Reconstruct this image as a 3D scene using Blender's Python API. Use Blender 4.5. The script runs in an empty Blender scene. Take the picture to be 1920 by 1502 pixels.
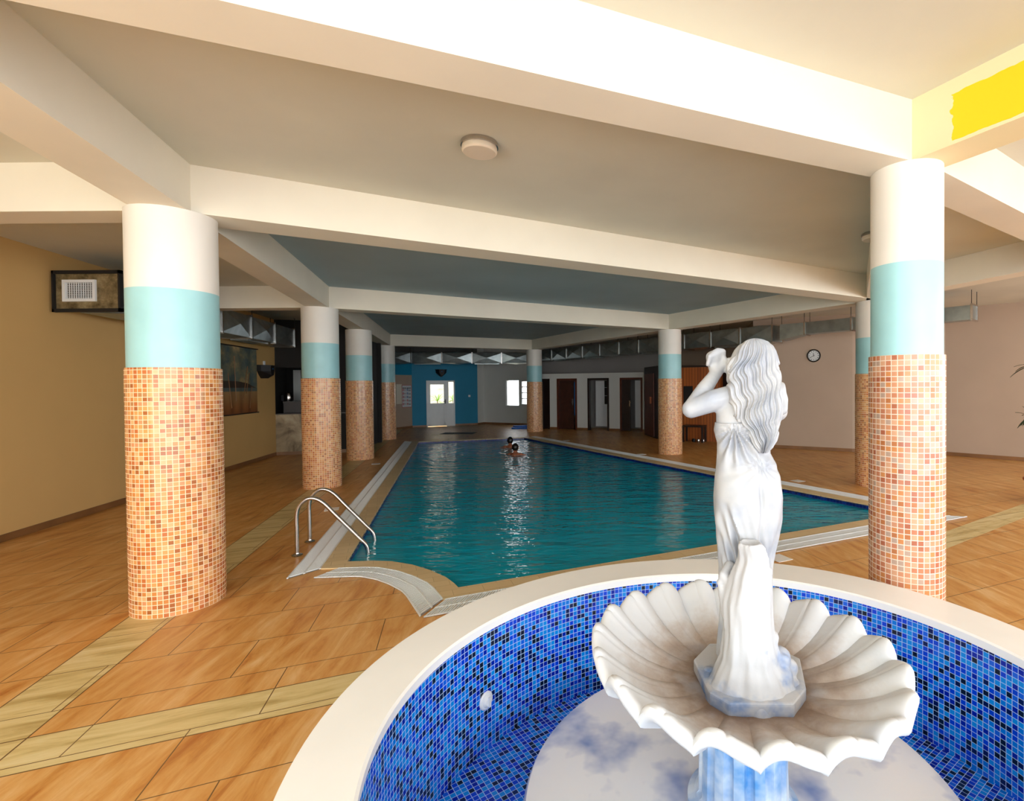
import bpy, bmesh, math, random
from mathutils import Vector, Matrix, noise
random.seed(7)
PI = math.pi
sc = bpy.context.scene
COL = sc.collection

# ------------------------------------------------------------------ camera
FPX, CX, HY, PITCH, ROLL, HCAM = 940.0, 1140.0, 723.0, math.radians(0.8), math.radians(0.45), 1.7
CY = HY + FPX * math.tan(PITCH)
_fw = Vector((0, math.cos(PITCH), -math.sin(PITCH)))
_r0 = Vector((1, 0, 0)); _u0 = Vector((0, math.sin(PITCH), math.cos(PITCH)))
_rt = math.cos(ROLL) * _r0 - math.sin(ROLL) * _u0
_up = math.sin(ROLL) * _r0 + math.cos(ROLL) * _u0
CAM = Vector((0, 0, HCAM))
cd = bpy.data.cameras.new('camera'); cam = bpy.data.objects.new('camera', cd); COL.objects.link(cam)
cd.sensor_fit = 'HORIZONTAL'; cd.sensor_width = 36.0; cd.lens = 36.0 * FPX / 1920
cd.shift_x = -(CX - 960) / 1920; cd.shift_y = (CY - 751) / 1920
cd.clip_start = 0.02; cd.clip_end = 200
M = Matrix.Identity(4)
for i in range(3):
    M[i][0] = _rt[i]; M[i][1] = _up[i]; M[i][2] = -_fw[i]; M[i][3] = CAM[i]
cam.matrix_world = M
sc.camera = cam

def ray(x, y): return _fw + _rt * ((x - CX) / FPX) - _up * ((y - CY) / FPX)
def G(x, y, z=0.0):                       # a measured point of the plan, on the level z
    d = ray(x, y); t = (z - HCAM) / d.z
    return CAM + d * t
def AT(x, y, Y):                          # a measured point at distance Y
    d = ray(x, y); return CAM + d * (Y / d.y)
def ONW(x, y, p0, p1):                    # a measured point on the vertical wall p0-p1
    n = Vector((p1[1] - p0[1], p0[0] - p1[0], 0)); d = ray(x, y)
    t = (Vector((p0[0], p0[1], 0)) - CAM).dot(n) / d.dot(n)
    return CAM + d * t

# ------------------------------------------------------------------ light and exposure
sc.view_settings.view_transform = 'Standard'; sc.view_settings.look = 'None'
sc.view_settings.exposure = -0.03; sc.view_settings.gamma = 1.0; sc.view_settings.use_curve_mapping = False
w = bpy.data.worlds.new('sky'); sc.world = w; w.use_nodes = True
w.node_tree.nodes['Background'].inputs[0].default_value = (0.93, 0.97, 1.0, 1)
w.node_tree.nodes['Background'].inputs[1].default_value = 5.2
sc.cycles.use_denoising = True
sc.cycles.max_bounces = 8; sc.cycles.diffuse_bounces = 5; sc.cycles.glossy_bounces = 3
sc.cycles.transmission_bounces = 4; sc.cycles.transparent_max_bounces = 6
sc.cycles.sample_clamp_indirect = 6; sc.cycles.caustics_reflective = False; sc.cycles.caustics_refractive = False

def area(name, loc, target, sx, sy, power, color=(1, 1, 1)):
    l = bpy.data.lights.new(name, 'AREA'); l.shape = 'RECTANGLE'; l.size = sx; l.size_y = sy
    l.energy = power; l.color = color
    o = bpy.data.objects.new(name, l); COL.objects.link(o); o.location = loc
    o.rotation_euler = (Vector(target) - Vector(loc)).to_track_quat('-Z', 'Y').to_euler()
    return o
# daylight through the glazed front behind the viewpoint, and from the open right side
area('front_daylight', (3.5, -8.0, 2.8), (0.8, 6, 1.9), 9.0, 4.6, 340, (0.96, 0.98, 1.0))
area('left_cast_fill', (-6.2, -3.0, 1.6), (-5.6, 5, 2.4), 3.6, 2.6, 130, (0.93, 0.98, 0.30))  # added lamp without a known source, tints the left side yellow-green
area('right_daylight', (9.5, 4.2, 2.0), (2, 6.5, 1.5), 4.0, 2.4, 40, (1.0, 0.96, 0.92))

# ------------------------------------------------------------------ materials
def srgb(r, g, b):
    f = lambda c: (c / 255 / 12.92) if c / 255 <= 0.04045 else ((c / 255 + 0.055) / 1.055) ** 2.4
    return (f(r), f(g), f(b), 1)
class NT:
    def __init__(s, name):
        s.m = bpy.data.materials.new(name); s.m.use_nodes = True; s.t = s.m.node_tree
        s.b = s.t.nodes['Principled BSDF']
    def n(s, kind, **k):
        o = s.t.nodes.new('ShaderNode' + kind)
        for a, v in k.items(): setattr(o, a, v)
        return o
    def l(s, a, b): s.t.links.new(a, b)
    def set(s, **k):
        for a, v in k.items():
            s.b.inputs[{'col': 'Base Color', 'rough': 'Roughness', 'metal': 'Metallic', 'spec': 'Specular IOR Level', 'ior': 'IOR',
                        'trans': 'Transmission Weight', 'alpha': 'Alpha', 'coat': 'Coat Weight'}[a]].default_value = v
    def math(s, op, a, b=None, clamp=False):
        o = s.n('Math', operation=op, use_clamp=clamp)
        for i, v in enumerate((a, b)):
            if v is None: continue
            if hasattr(v, 'links') or hasattr(v, 'is_linked'): s.l(v, o.inputs[i])
            else: o.inputs[i].default_value = v
        return o.outputs[0]
    def mix(s, f, a, b):
        o = s.n('Mix', data_type='RGBA')
        for i, v in ((0, f), (6, a), (7, b)):
            if hasattr(v, 'is_linked'): s.l(v, o.inputs[i])
            else: o.inputs[i].default_value = v
        return o.outputs[2]
    def noise(s, scale, detail=4, vec=None, rough=.5, dist=0):
        o = s.n('TexNoise'); o.inputs['Scale'].default_value = scale; o.inputs['Detail'].default_value = detail
        o.inputs['Roughness'].default_value = rough; o.inputs['Distortion'].default_value = dist
        if vec is not None: s.l(vec, o.inputs['Vector'])
        return o.outputs['Fac']
    def ramp(s, f, stops, mode='LINEAR'):
        o = s.n('ValToRGB'); e = o.color_ramp.elements; o.color_ramp.interpolation = mode
        while len(e) < len(stops): e.new(.5)
        for i, (p, c) in enumerate(stops): e[i].position = p; e[i].color = c
        s.l(f, o.inputs[0]); return o.outputs[0]
    def bump(s, h, st=.3, dist=.01):
        o = s.n('Bump'); o.inputs['Strength'].default_value = st; o.inputs['Distance'].default_value = dist
        s.l(h, o.inputs['Height']); s.l(o.outputs[0], s.b.inputs['Normal'])
    def geo(s): return s.n('NewGeometry').outputs['Position']
    def uv(s): return s.n('TexCoord').outputs['UV']
    def vec(s, v, sc_=(1, 1, 1), rz=0, loc=(0, 0, 0)):
        o = s.n('Mapping'); s.l(v, o.inputs[0]); o.inputs['Scale'].default_value = sc_; o.inputs['Rotation'].default_value = (0, 0, rz)
        o.inputs['Location'].default_value = loc; return o.outputs[0]

def plain(name, col, rough=.5, metal=0, var=.06, scale=3, bump=0, spec=.5):
    t = NT(name); c = srgb(*col)
    f = t.noise(scale, 5, t.geo())
    dk = tuple(x * (1 - var) for x in c[:3]) + (1,); lt = tuple(min(1, x * (1 + var)) for x in c[:3]) + (1,)
    t.l(t.ramp(f, [(.3, dk), (.7, lt)]), t.b.inputs['Base Color'])
    t.set(rough=rough, metal=metal, spec=spec)
    if bump: t.bump(t.noise(scale * 12, 4, t.geo()), bump, .004)
    return t.m

def mosaic(name, pitch, cols, grout, gw=.06, rough=.25, patch=None, patchf=.35):
    t = NT(name); v = t.n('VectorMath', operation='SCALE'); t.l(t.uv(), v.inputs[0]); v.inputs[3].default_value = 1 / pitch
    fl = t.n('VectorMath', operation='FLOOR'); t.l(v.outputs[0], fl.inputs[0])
    fr = t.n('VectorMath', operation='FRACTION'); t.l(v.outputs[0], fr.inputs[0])
    wn = t.n('TexWhiteNoise', noise_dimensions='2D'); t.l(fl.outputs[0], wn.inputs['Vector'])
    c = t.ramp(wn.outputs[0], cols, 'CONSTANT')
    nz = t.noise(1.2 / pitch, 4, t.uv()); c = t.mix(t.math('MULTIPLY', nz, patchf), c, patch or cols[0][1])
    sp = t.n('SeparateXYZ'); t.l(fr.outputs[0], sp.inputs[0])
    ax = t.math('ABSOLUTE', t.math('SUBTRACT', sp.outputs[0], .5)); ay = t.math('ABSOLUTE', t.math('SUBTRACT', sp.outputs[1], .5))
    g = t.math('GREATER_THAN', t.math('MAXIMUM', ax, ay), .5 - gw)
    t.l(t.mix(g, c, grout), t.b.inputs['Base Color'])
    t.l(t.math('ADD', t.math('MULTIPLY', g, .5), rough), t.b.inputs['Roughness'])
    t.bump(t.math('SUBTRACT', 1.0, g), .4, .002)
    return t.m

def S(*stops): return [(p, srgb(*c)) for p, c in stops]
MT = {}
MT['orange'] = mosaic('orange_mosaic', .0335, S((0, (205, 132, 70)), (.2, (222, 160, 98)), (.42, (190, 104, 58)), (.58, (216, 150, 108)), (.72, (158, 88, 44)), (.82, (226, 178, 128)), (.93, (178, 128, 84))), srgb(238, 218, 186), .07, .22)
MT['rose'] = mosaic('rose_mosaic', .0335, S((0, (204, 146, 112)), (.2, (190, 122, 92)), (.42, (212, 166, 134)), (.58, (204, 136, 80)), (.72, (166, 92, 68)), (.82, (178, 160, 146)), (.93, (180, 110, 62))), srgb(232, 218, 202), .07, .22)
MT['blue'] = mosaic('blue_mosaic', .0258, S((0, (0, 118, 220)), (.22, (0, 60, 210)), (.40, (10, 140, 228)), (.56, (0, 24, 160)), (.70, (20, 96, 222)), (.80, (0, 6, 70)), (.9, (1, 1, 10))), srgb(176, 206, 238), .05, .2, patchf=.08)
MT['navy'] = mosaic('navy_mosaic', .05, S((0, (4, 30, 110)), (.4, (0, 20, 90)), (.75, (10, 50, 140))), srgb(30, 60, 130), .05, .2)
MT['cream'] = plain('cream_plaster', (226, 220, 204), .75, var=.05, scale=1.3, bump=.12)
MT['ceil'] = plain('ceiling_plaster', (208, 207, 194), .8, var=.06, scale=.9, bump=.2)
MT['white_paint'] = plain('white_column_paint', (232, 228, 220), .38, var=.03, scale=2)
MT['turq'] = plain('turquoise_column_paint', (160, 210, 216), .35, var=.05, scale=4)
MT['beige'] = plain('beige_wall_paint', (178, 158, 140), .62, var=.05, scale=.8, bump=.05)
MT['ochre'] = plain('ochre_wall_paint', (212, 174, 112), .55, var=.05, scale=.7, bump=.05)
MT['bluewall'] = plain('blue_wall_paint', (0, 132, 172), .6, var=.05, scale=1)
MT['whitewall'] = plain('white_wall_paint', (214, 216, 212), .6, var=.03, scale=1)
MT['greyhead'] = plain('dark_grey_wall_head', (84, 84, 82), .7, var=.05, scale=1)  # dark grey for the top strips of the far walls
MT['greywall'] = plain('grey_channel_and_wall_shade', (150, 146, 144), .7, var=.05, scale=1)  # plain grey; on the back wall it stands in for shade above the cabins
MT['leafdoor'] = plain('dark_brown_door_leaf', (64, 32, 22), .4, var=.25, scale=6)
MT['pvc'] = plain('white_plastic', (226, 230, 232), .3, var=.02, scale=6)
MT['black'] = plain('black_plastic', (12, 12, 15), .6, var=.1, scale=6)
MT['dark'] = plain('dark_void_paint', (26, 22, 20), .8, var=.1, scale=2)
MT['steel'] = plain('brushed_steel', (196, 190, 186), .22, 1, .08, 20)
MT['skin'] = plain('skin', (150, 92, 66), .5, var=.08, scale=10)
MT['hairdark'] = plain('dark_wet_hair', (18, 13, 12), .35, var=.2, scale=40)
MT['lampwhite'] = plain('opal_lamp_glass', (226, 214, 196), .35, var=.02)
MT['marble'] = plain('white_marble', (243, 243, 242), .3, var=.03, scale=2.5)
MT['floatblue'] = plain('blue_foam', (10, 100, 205), .6, var=.05, scale=8)
MT['outside'] = plain('courtyard_white_wall', (196, 188, 164), .8, var=.03, scale=1)
MT['paving'] = plain('courtyard_paving', (140, 132, 116), .8, var=.05, scale=2)
MT['leaf'] = plain('green_leaf', (118, 158, 40), .5, var=.25, scale=8)
MT['darkleaf'] = plain('dark_green_leaf', (34, 52, 30), .45, var=.25, scale=8)
MT['terra'] = plain('terracotta', (150, 84, 54), .7, var=.1, scale=6)
MT['skirt'] = plain('brown_skirting_tile', (128, 88, 52), .4, var=.2, scale=3)
MT['brownwood'] = plain('dark_brown_door_wood', (92, 42, 24), .4, var=.25, scale=6)
MT['darkwood'] = plain('almost_black_door_frame', (36, 20, 16), .4, var=.25, scale=6)
MT['paper'] = plain('notice_paper', (214, 220, 224), .6, var=.02)
MT['ink'] = plain('dark_ink', (24, 28, 36), .6, var=.02)
MT['red'] = plain('red_print', (190, 40, 44), .6, var=.02)
MT['bluep'] = plain('blue_print', (40, 110, 170), .6, var=.02)

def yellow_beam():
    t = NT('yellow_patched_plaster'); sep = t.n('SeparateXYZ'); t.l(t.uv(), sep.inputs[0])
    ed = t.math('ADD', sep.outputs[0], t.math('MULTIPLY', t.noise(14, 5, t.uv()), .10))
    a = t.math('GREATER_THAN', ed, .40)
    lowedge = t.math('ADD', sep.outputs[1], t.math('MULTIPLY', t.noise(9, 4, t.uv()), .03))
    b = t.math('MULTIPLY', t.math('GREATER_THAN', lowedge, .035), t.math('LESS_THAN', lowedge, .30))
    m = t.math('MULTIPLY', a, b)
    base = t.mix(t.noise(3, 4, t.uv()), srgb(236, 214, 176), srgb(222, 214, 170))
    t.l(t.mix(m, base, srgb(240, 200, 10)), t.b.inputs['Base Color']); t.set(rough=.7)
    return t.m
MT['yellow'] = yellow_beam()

def galv():
    t = NT('galvanised_sheet'); f = t.noise(5, 3, t.geo()); v = t.n('TexVoronoi'); v.inputs['Scale'].default_value = 30
    t.l(t.mix(f, srgb(120, 130, 132), srgb(186, 196, 196)), t.b.inputs['Base Color'])
    t.set(rough=.33, metal=.85); t.bump(f, .1, .01); return t.m
MT['galv'] = galv()
def galvdirty():
    t = NT('stained_duct_sheet'); f = t.noise(9, 6, t.geo(), .65)
    t.l(t.ramp(f, S((.3, (70, 58, 34)), (.55, (138, 122, 88)), (.75, (176, 164, 126)))), t.b.inputs['Base Color'])
    t.set(rough=.5, metal=.3); return t.m
MT['galvdirty'] = galvdirty()

# plan directions: ROWV runs along the left pillar row, CROSSU along the cross beams
ROWV = Vector((-.292, .956, 0)); BU = (G(681, 1256) - G(128, 1367)).normalized(); BU.z = 0
AN = Vector((ROWV.y, -ROWV.x, 0)); BN = Vector((-BU.y, BU.x, 0))
A0 = (G(256, 1150) + G(328.5, 1152)) / 2; B0 = (G(128, 1367) + G(56, 1447)) / 2
def floormat():
    t = NT('sandstone_floor_tiles'); P = t.geo()
    def dot(v):
        o = t.n('VectorMath', operation='DOT_PRODUCT'); t.l(P, o.inputs[0]); o.inputs[1].default_value = v; return o.outputs['Value']
    # skewed plan coordinates: u along the cross band, v along the row band
    det = BU.x * ROWV.y - BU.y * ROWV.x
    U = Vector((ROWV.y / det, -ROWV.x / det, 0)); V = Vector((-BU.y / det, BU.x / det, 0))
    cmb = t.n('CombineXYZ'); t.l(dot(U), cmb.inputs[0]); t.l(dot(V), cmb.inputs[1])
    br = t.n('TexBrick'); t.l(t.vec(cmb.outputs[0], loc=(.22, .11, 0)), br.inputs['Vector'])
    br.inputs['Scale'].default_value = 1; br.inputs['Brick Width'].default_value = .78; br.inputs['Row Height'].default_value = .46
    br.inputs['Mortar Size'].default_value = .003; br.inputs['Mortar Smooth'].default_value = 0; br.offset = .37
    br.inputs['Color1'].default_value = (0, 0, 0, 1); br.inputs['Color2'].default_value = (1, 1, 1, 1); br.inputs['Mortar'].default_value = (.5, .5, .5, 1)
    def along(a, b, sa, sb):
        o = t.n('CombineXYZ'); t.l(t.math('MULTIPLY', dot(a), sa), o.inputs[0]); t.l(t.math('MULTIPLY', dot(b), sb), o.inputs[1]); return t.noise(1.0, 6, o.outputs[0], .66, .5)
    SD_ = Vector((-.12, .99, 0)).normalized(); streak = along(SD_, Vector((SD_.y, -SD_.x, 0)), 1.7, 9.0)
    streakb = along(BU, BN, 1.8, 12.0)
    cloud = t.noise(1.1, 3, P)
    f = t.math('ADD', t.math('MULTIPLY', streak, .75), t.math('MULTIPLY', cloud, .25))
    c = t.ramp(f, S((.34, (172, 104, 44)), (.45, (202, 144, 76)), (.55, (214, 164, 100)), (.68, (228, 190, 138))))
    sepc = t.n('SeparateColor'); t.l(br.outputs[0], sepc.inputs[0])
    c = t.mix(t.math('MULTIPLY', sepc.outputs[0], .16), c, srgb(188, 130, 62))
    fb = t.math('ADD', t.math('MULTIPLY', streakb, .75), t.math('MULTIPLY', cloud, .25))
    c2 = t.ramp(fb, S((.34, (176, 150, 92)), (.5, (212, 190, 134)), (.7, (228, 212, 168))))
    da = t.math('ABSOLUTE', t.math('SUBTRACT', dot(AN), AN.dot(A0))); db = t.math('ABSOLUTE', t.math('SUBTRACT', dot(BN), BN.dot(B0)))
    # matching pale bands in front of the right pillar row
    RV = Vector((-.545, .838, 0)); RN = Vector((RV.y, -RV.x, 0)); R0 = Vector((4.45, 8.38, 0))
    C0 = Vector((4.62, 6.05, 0)); CN = Vector((-.55, .835, 0))
    dr = t.math('ABSOLUTE', t.math('SUBTRACT', dot(CN), CN.dot(C0)))
    right = t.math('GREATER_THAN', dot(Vector((1, 0, 0))), 2.9)
    bandr = t.math('MULTIPLY', t.math('LESS_THAN', dr, .14), right)
    left = t.math('LESS_THAN', dot(Vector((1, 0, 0))), 1.2)
    m = t.math('MAXIMUM', t.math('LESS_THAN', da, .165), t.math('MULTIPLY', t.math('LESS_THAN', db, .145), left))
    m = t.math('MAXIMUM', m, bandr)
    la = t.math('LESS_THAN', t.math('ABSOLUTE', t.math('SUBTRACT', da, .165)), .004)
    lb = t.math('LESS_THAN', t.math('ABSOLUTE', t.math('SUBTRACT', db, .145)), .004)
    c = t.mix(m, c, c2)
    joint = t.math('MAXIMUM', br.outputs['Fac'], t.math('MAXIMUM', la, t.math('MULTIPLY', lb, left)))
    c = t.mix(joint, c, srgb(112, 84, 50))
    t.l(c, t.b.inputs['Base Color'])
    t.l(t.math('ADD', t.math('MULTIPLY', f, .25), .26), t.b.inputs['Roughness']); t.set(spec=.35)
    t.bump(t.math('SUBTRACT', 1.0, joint), .25, .003)
    return t.m
MT['floor'] = floormat()
def copingmat():
    t = NT('beige_coping_tiles'); P = t.geo()
    br = t.n('TexBrick'); t.l(t.vec(P, (1, 1, 1), math.radians(-24)), br.inputs['Vector']); br.inputs['Scale'].default_value = 1
    br.inputs['Brick Width'].default_value = .245; br.inputs['Row Height'].default_value = .12; br.inputs['Mortar Size'].default_value = .002
    br.inputs['Color1'].default_value = srgb(214, 190, 146); br.inputs['Color2'].default_value = srgb(204, 178, 132); br.inputs['Mortar'].default_value = srgb(170, 146, 104)
    t.l(br.outputs[0], t.b.inputs['Base Color']); t.set(rough=.45); return t.m
MT['coping'] = copingmat()
def watermat():
    t = NT('pool_water'); P = t.geo()
    n1 = t.noise(1.0, 3, t.vec(P, (1.4, 4.2, 1), math.radians(8)), .55, .4)
    n2 = t.noise(1.0, 2, t.vec(P, (5, 13, 1), math.radians(-12)), .5, .6)
    h = t.math('ADD', t.math('MULTIPLY', n1, 1.0), t.math('MULTIPLY', n2, .34))
    wv = t.n('TexWave', wave_type='RINGS', rings_direction='Z'); t.l(t.vec(P, (1, 1, 0), 0, (2.2 - 0, -13.4, 0)), wv.inputs[0])
    wv.inputs['Scale'].default_value = 1.1; wv.inputs['Distortion'].default_value = 3.2; wv.inputs['Detail'].default_value = 2
    o = t.n('VectorMath', operation='DISTANCE'); t.l(P, o.inputs[0]); o.inputs[1].default_value = (-2.2, 13.0, 0)
    fall = t.math('SUBTRACT', 1.0, t.math('DIVIDE', o.outputs['Value'], 4.5), True)
    h = t.math('ADD', h, t.math('MULTIPLY', t.math('MULTIPLY', wv.outputs['Fac'], fall), .22))
    t.bump(h, .78, .055)
    t.l(t.mix(t.noise(.5, 2, P), srgb(0, 134, 162), srgb(0, 156, 182)), t.b.inputs['Base Color'])
    t.set(rough=.035, ior=1.33, spec=.5); return t.m
MT['water'] = watermat()
def stained(name, base, tint, scale, lo, hi, rough=.45, bump=.1, obj=False):
    t = NT(name); f = t.noise(scale, 4, t.geo(), .55)
    t.l(t.ramp(f, [(lo, srgb(*base)), (hi, srgb(*tint))]), t.b.inputs['Base Color']); t.set(rough=rough)
    if bump: t.bump(t.noise(60, 4, t.geo()), bump, .003)
    return t.m
MT['statue'] = stained('statue_white_paint', (170, 172, 176), (126, 138, 160), 5, .45, .8, .5, .15)
def stumpmat():
    t = NT('stump_white_blue_wash'); P_ = t.geo(); sp_ = t.n('SeparateXYZ'); t.l(P_, sp_.inputs[0])
    f = t.math('ADD', t.noise(6, 4, P_, .6), t.math('MULTIPLY', t.math('SUBTRACT', .66, sp_.outputs[2]), .9))
    t.l(t.ramp(f, [(.52, srgb(178, 180, 185)), (.74, srgb(70, 112, 168))]), t.b.inputs['Base Color']); t.set(rough=.5); t.bump(t.noise(60, 4, P_), .25, .003); return t.m
MT['stump'] = stumpmat()
MT['pedestal'] = stained('pedestal_blue_wash', (214, 226, 238), (70, 140, 205), 6, .38, .68, .45, .1)
MT['mound'] = stained('mound_white_blue_blotches', (226, 228, 232), (40, 96, 176), 2.8, .52, .76, .3, .04)
def bowlmat():
    t = NT('bowl_white_dirty'); P = t.geo(); o = t.n('VectorMath', operation='DISTANCE'); t.l(P, o.inputs[0]); o.inputs[1].default_value = (.5, 1.85, .6)
    f = t.noise(7, 6, P, .65); d = t.math('ADD', o.outputs['Value'], t.math('MULTIPLY', f, .30))
    c = t.ramp(d, S((.36, (118, 98, 84)), (.47, (170, 158, 150)), (.60, (204, 207, 212))))
    g = t.noise(5, 3, P, .5); c = t.mix(t.ramp(g, [(.55, (0, 0, 0, 1)), (.75, (.45, .45, .45, 1))]), c, srgb(178, 190, 206))
    t.l(c, t.b.inputs['Base Color']); t.set(rough=.5); t.bump(t.noise(50, 5, P), .2, .003); return t.m
MT['bowl'] = bowlmat()
def planks(name, c1, c2, pitch=.09):
    t = NT(name); sep = t.n('SeparateXYZ'); t.l(t.uv(), sep.inputs[0])
    x = t.math('DIVIDE', sep.outputs[0], pitch); fr = t.math('FRACT', x); fl = t.math('FLOOR', x)
    wn = t.n('TexWhiteNoise', noise_dimensions='1D'); t.l(fl, wn.inputs['W'])
    c = t.mix(wn.outputs[0], srgb(*c1), srgb(*c2)); g = t.math('LESS_THAN', fr, .1)
    t.l(t.mix(g, c, srgb(40, 18, 8)), t.b.inputs['Base Color']); t.set(rough=.45); return t.m
MT['planks'] = planks('sauna_pine_planks', (176, 96, 38), (148, 74, 26))
def marblewall():
    t = NT('brown_marble_slabs'); f = t.noise(1.6, 6, t.geo(), .6, .8)
    t.l(t.ramp(f, S((.35, (96, 74, 44)), (.5, (164, 144, 110)), (.7, (196, 182, 150)))), t.b.inputs['Base Color']); t.set(rough=.3); return t.m
MT['marblewall'] = marblewall()
def glassmat():
    t = NT('window_glass'); t.set(col=(1, 1, 1, 1), rough=0.0, trans=1.0, ior=1.02, spec=.3); return t.m
MT['glass'] = glassmat()
def bannermat():
    t = NT('beach_banner_print'); sep = t.n('SeparateXYZ'); t.l(t.uv(), sep.inputs[0]); U, V = sep.outputs[0], sep.outputs[1]
    f = t.noise(3.2, 5, t.uv(), .6)
    sky = t.ramp(f, S((.4, (74, 92, 92)), (.55, (120, 120, 96)), (.68, (186, 160, 112))))
    hill = t.math('MULTIPLY', t.math('LESS_THAN', V, t.math('SUBTRACT', .49, t.math('MULTIPLY', t.math('POWER', U, 4), .12))), t.math('GREATER_THAN', V, .38))
    c = t.mix(hill, sky, srgb(62, 50, 40))
    sea = t.math('MULTIPLY', t.math('LESS_THAN', V, .39), t.math('GREATER_THAN', V, .33)); c = t.mix(sea, c, srgb(84, 96, 92))
    sand = t.math('LESS_THAN', V, .335)
    c = t.mix(sand, c, t.ramp(V, S((0, (120, 70, 28)), (.12, (140, 90, 44)), (.33, (156, 124, 80)))))
    t.l(c, t.b.inputs['Base Color']); t.set(rough=.8); return t.m
MT['banner'] = bannermat()

# ------------------------------------------------------------------ mesh helpers
def finish(name, bm, m, parent=None, smooth=False, uvf=None, kind=None, label=None, cat=None, group=None, recalc=True):
    if recalc: bmesh.ops.recalc_face_normals(bm, faces=bm.faces)
    if uvf:
        uvl = bm.loops.layers.uv.verify()
        for f in bm.faces:
            for l, q in zip(f.loops, uvf(f)): l[uvl].uv = q
    me = bpy.data.meshes.new(name); bm.to_mesh(me); bm.free()
    if smooth:
        for p in me.polygons: p.use_smooth = True
        me.set_sharp_from_angle(angle=math.radians(38))
    o = bpy.data.objects.new(name, me); COL.objects.link(o)
    if m is not None: me.materials.append(MT[m] if isinstance(m, str) else m)
    if parent is not None: o.parent = parent
    tag(o, label, cat, group, kind); return o
def tag(o, label=None, cat=None, group=None, kind=None):
    if label: o['label'] = label
    if cat: o['category'] = cat
    if group: o['group'] = group
    if kind: o['kind'] = kind
    return o
def thing(name, label, cat, loc=(0, 0, 0), group=None, rz=0):
    o = bpy.data.objects.new(name, None); COL.objects.link(o); o.location = loc; o.rotation_euler = (0, 0, rz); o.empty_display_size = .1
    return tag(o, label, cat, group)
def inv(p, root):                        # world point into the local space of an unrotated thing
    return Vector(p) - root.location
def box(bm, x0, x1, y0, y1, z0, z1, mat=None):
    vs = [bm.verts.new((x, y, z)) for z in (z0, z1) for x, y in ((x0, y0), (x1, y0), (x1, y1), (x0, y1))]
    if mat is not None:
        for v in vs: v.co = mat @ v.co
    for f in ((3, 2, 1, 0), (4, 5, 6, 7), (0, 1, 5, 4), (1, 2, 6, 5), (2, 3, 7, 6), (3, 0, 4, 7)): bm.faces.new([vs[i] for i in f])
    return vs
def frame2(p0, p1, z=0):                 # local x along p0->p1, local y to its left
    d = Vector((p1[0] - p0[0], p1[1] - p0[1], 0)); L = d.length; d.normalize()
    m = Matrix(((d.x, -d.y, 0, p0[0]), (d.y, d.x, 0, p0[1]), (0, 0, 1, z), (0, 0, 0, 1))); return m, L
def prism(bm, pts, z0, z1):
    a = [bm.verts.new((p[0], p[1], z0)) for p in pts]; b = [bm.verts.new((p[0], p[1], z1)) for p in pts]; n = len(pts)
    bm.faces.new(a[::-1]); bm.faces.new(b)
    for i in range(n): bm.faces.new((a[i], a[(i + 1) % n], b[(i + 1) % n], b[i]))
def lathe(bm, prof, n=48, c=(0, 0), close=True, mat=None):
    rings = []
    for r, z in prof:
        if r < 1e-6: rings.append([bm.verts.new((c[0], c[1], z))])
        else: rings.append([bm.verts.new((c[0] + r * math.cos(2 * PI * i / n), c[1] + r * math.sin(2 * PI * i / n), z)) for i in range(n)])
    for a, b in zip(rings, rings[1:]):
        for i in range(n):
            j = (i + 1) % n
            if len(a) == 1 and len(b) == 1: continue
            if len(a) == 1: bm.faces.new((a[0], b[j], b[i]))
            elif len(b) == 1: bm.faces.new((a[i], a[j], b[0]))
            else: bm.faces.new((a[i], a[j], b[j], b[i]))
    if mat is not None:
        for R in rings:
            for v in R: v.co = mat @ v.co
    return rings
def tube(bm, pts, r, n=12, caps=True):
    pts = [Vector(p) for p in pts]; R = []; rr = r if isinstance(r, (list, tuple)) else [r] * len(pts)
    t0 = (pts[1] - pts[0]).normalized(); a = t0.orthogonal().normalized()
    for i, p in enumerate(pts):
        t = (pts[min(i + 1, len(pts) - 1)] - pts[max(i - 1, 0)]).normalized()
        a = (a - t * a.dot(t)).normalized(); b = t.cross(a)
        R.append([bm.verts.new(p + (a * math.cos(2 * PI * k / n) + b * math.sin(2 * PI * k / n)) * rr[i]) for k in range(n)])
    for x, y in zip(R, R[1:]):
        for k in range(n): bm.faces.new((x[k], x[(k + 1) % n], y[(k + 1) % n], y[k]))
    if caps: bm.faces.new(R[0][::-1]); bm.faces.new(R[-1])
def smoothpath(pts, n=8):
    out = []; P = [Vector(p) for p in pts]; P = [P[0] * 2 - P[1]] + P + [P[-1] * 2 - P[-2]]
    for i in range(1, len(P) - 2):
        for k in range(n):
            t = k / n; a, b, c, d = P[i - 1:i + 3]
            out.append(.5 * ((2 * b) + (c - a) * t + (2 * a - 5 * b + 4 * c - d) * t * t + (3 * b - a - 3 * c + d) * t ** 3))
    out.append(P[-2]); return out
def ball(bm, c, r, sub=3):
    g = bmesh.ops.create_icosphere(bm, subdivisions=sub, radius=1)
    r = r if isinstance(r, (tuple, list)) else (r, r, r)
    for v in g['verts']: v.co = Vector((v.co.x * r[0], v.co.y * r[1], v.co.z * r[2])) + Vector(c)
def limb(bm, a, b, ra, rb, n=7):
    a, b = Vector(a), Vector(b)
    for i in range(n):
        t = i / (n - 1); ball(bm, a.lerp(b, t), ra + (rb - ra) * t, 2)
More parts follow.
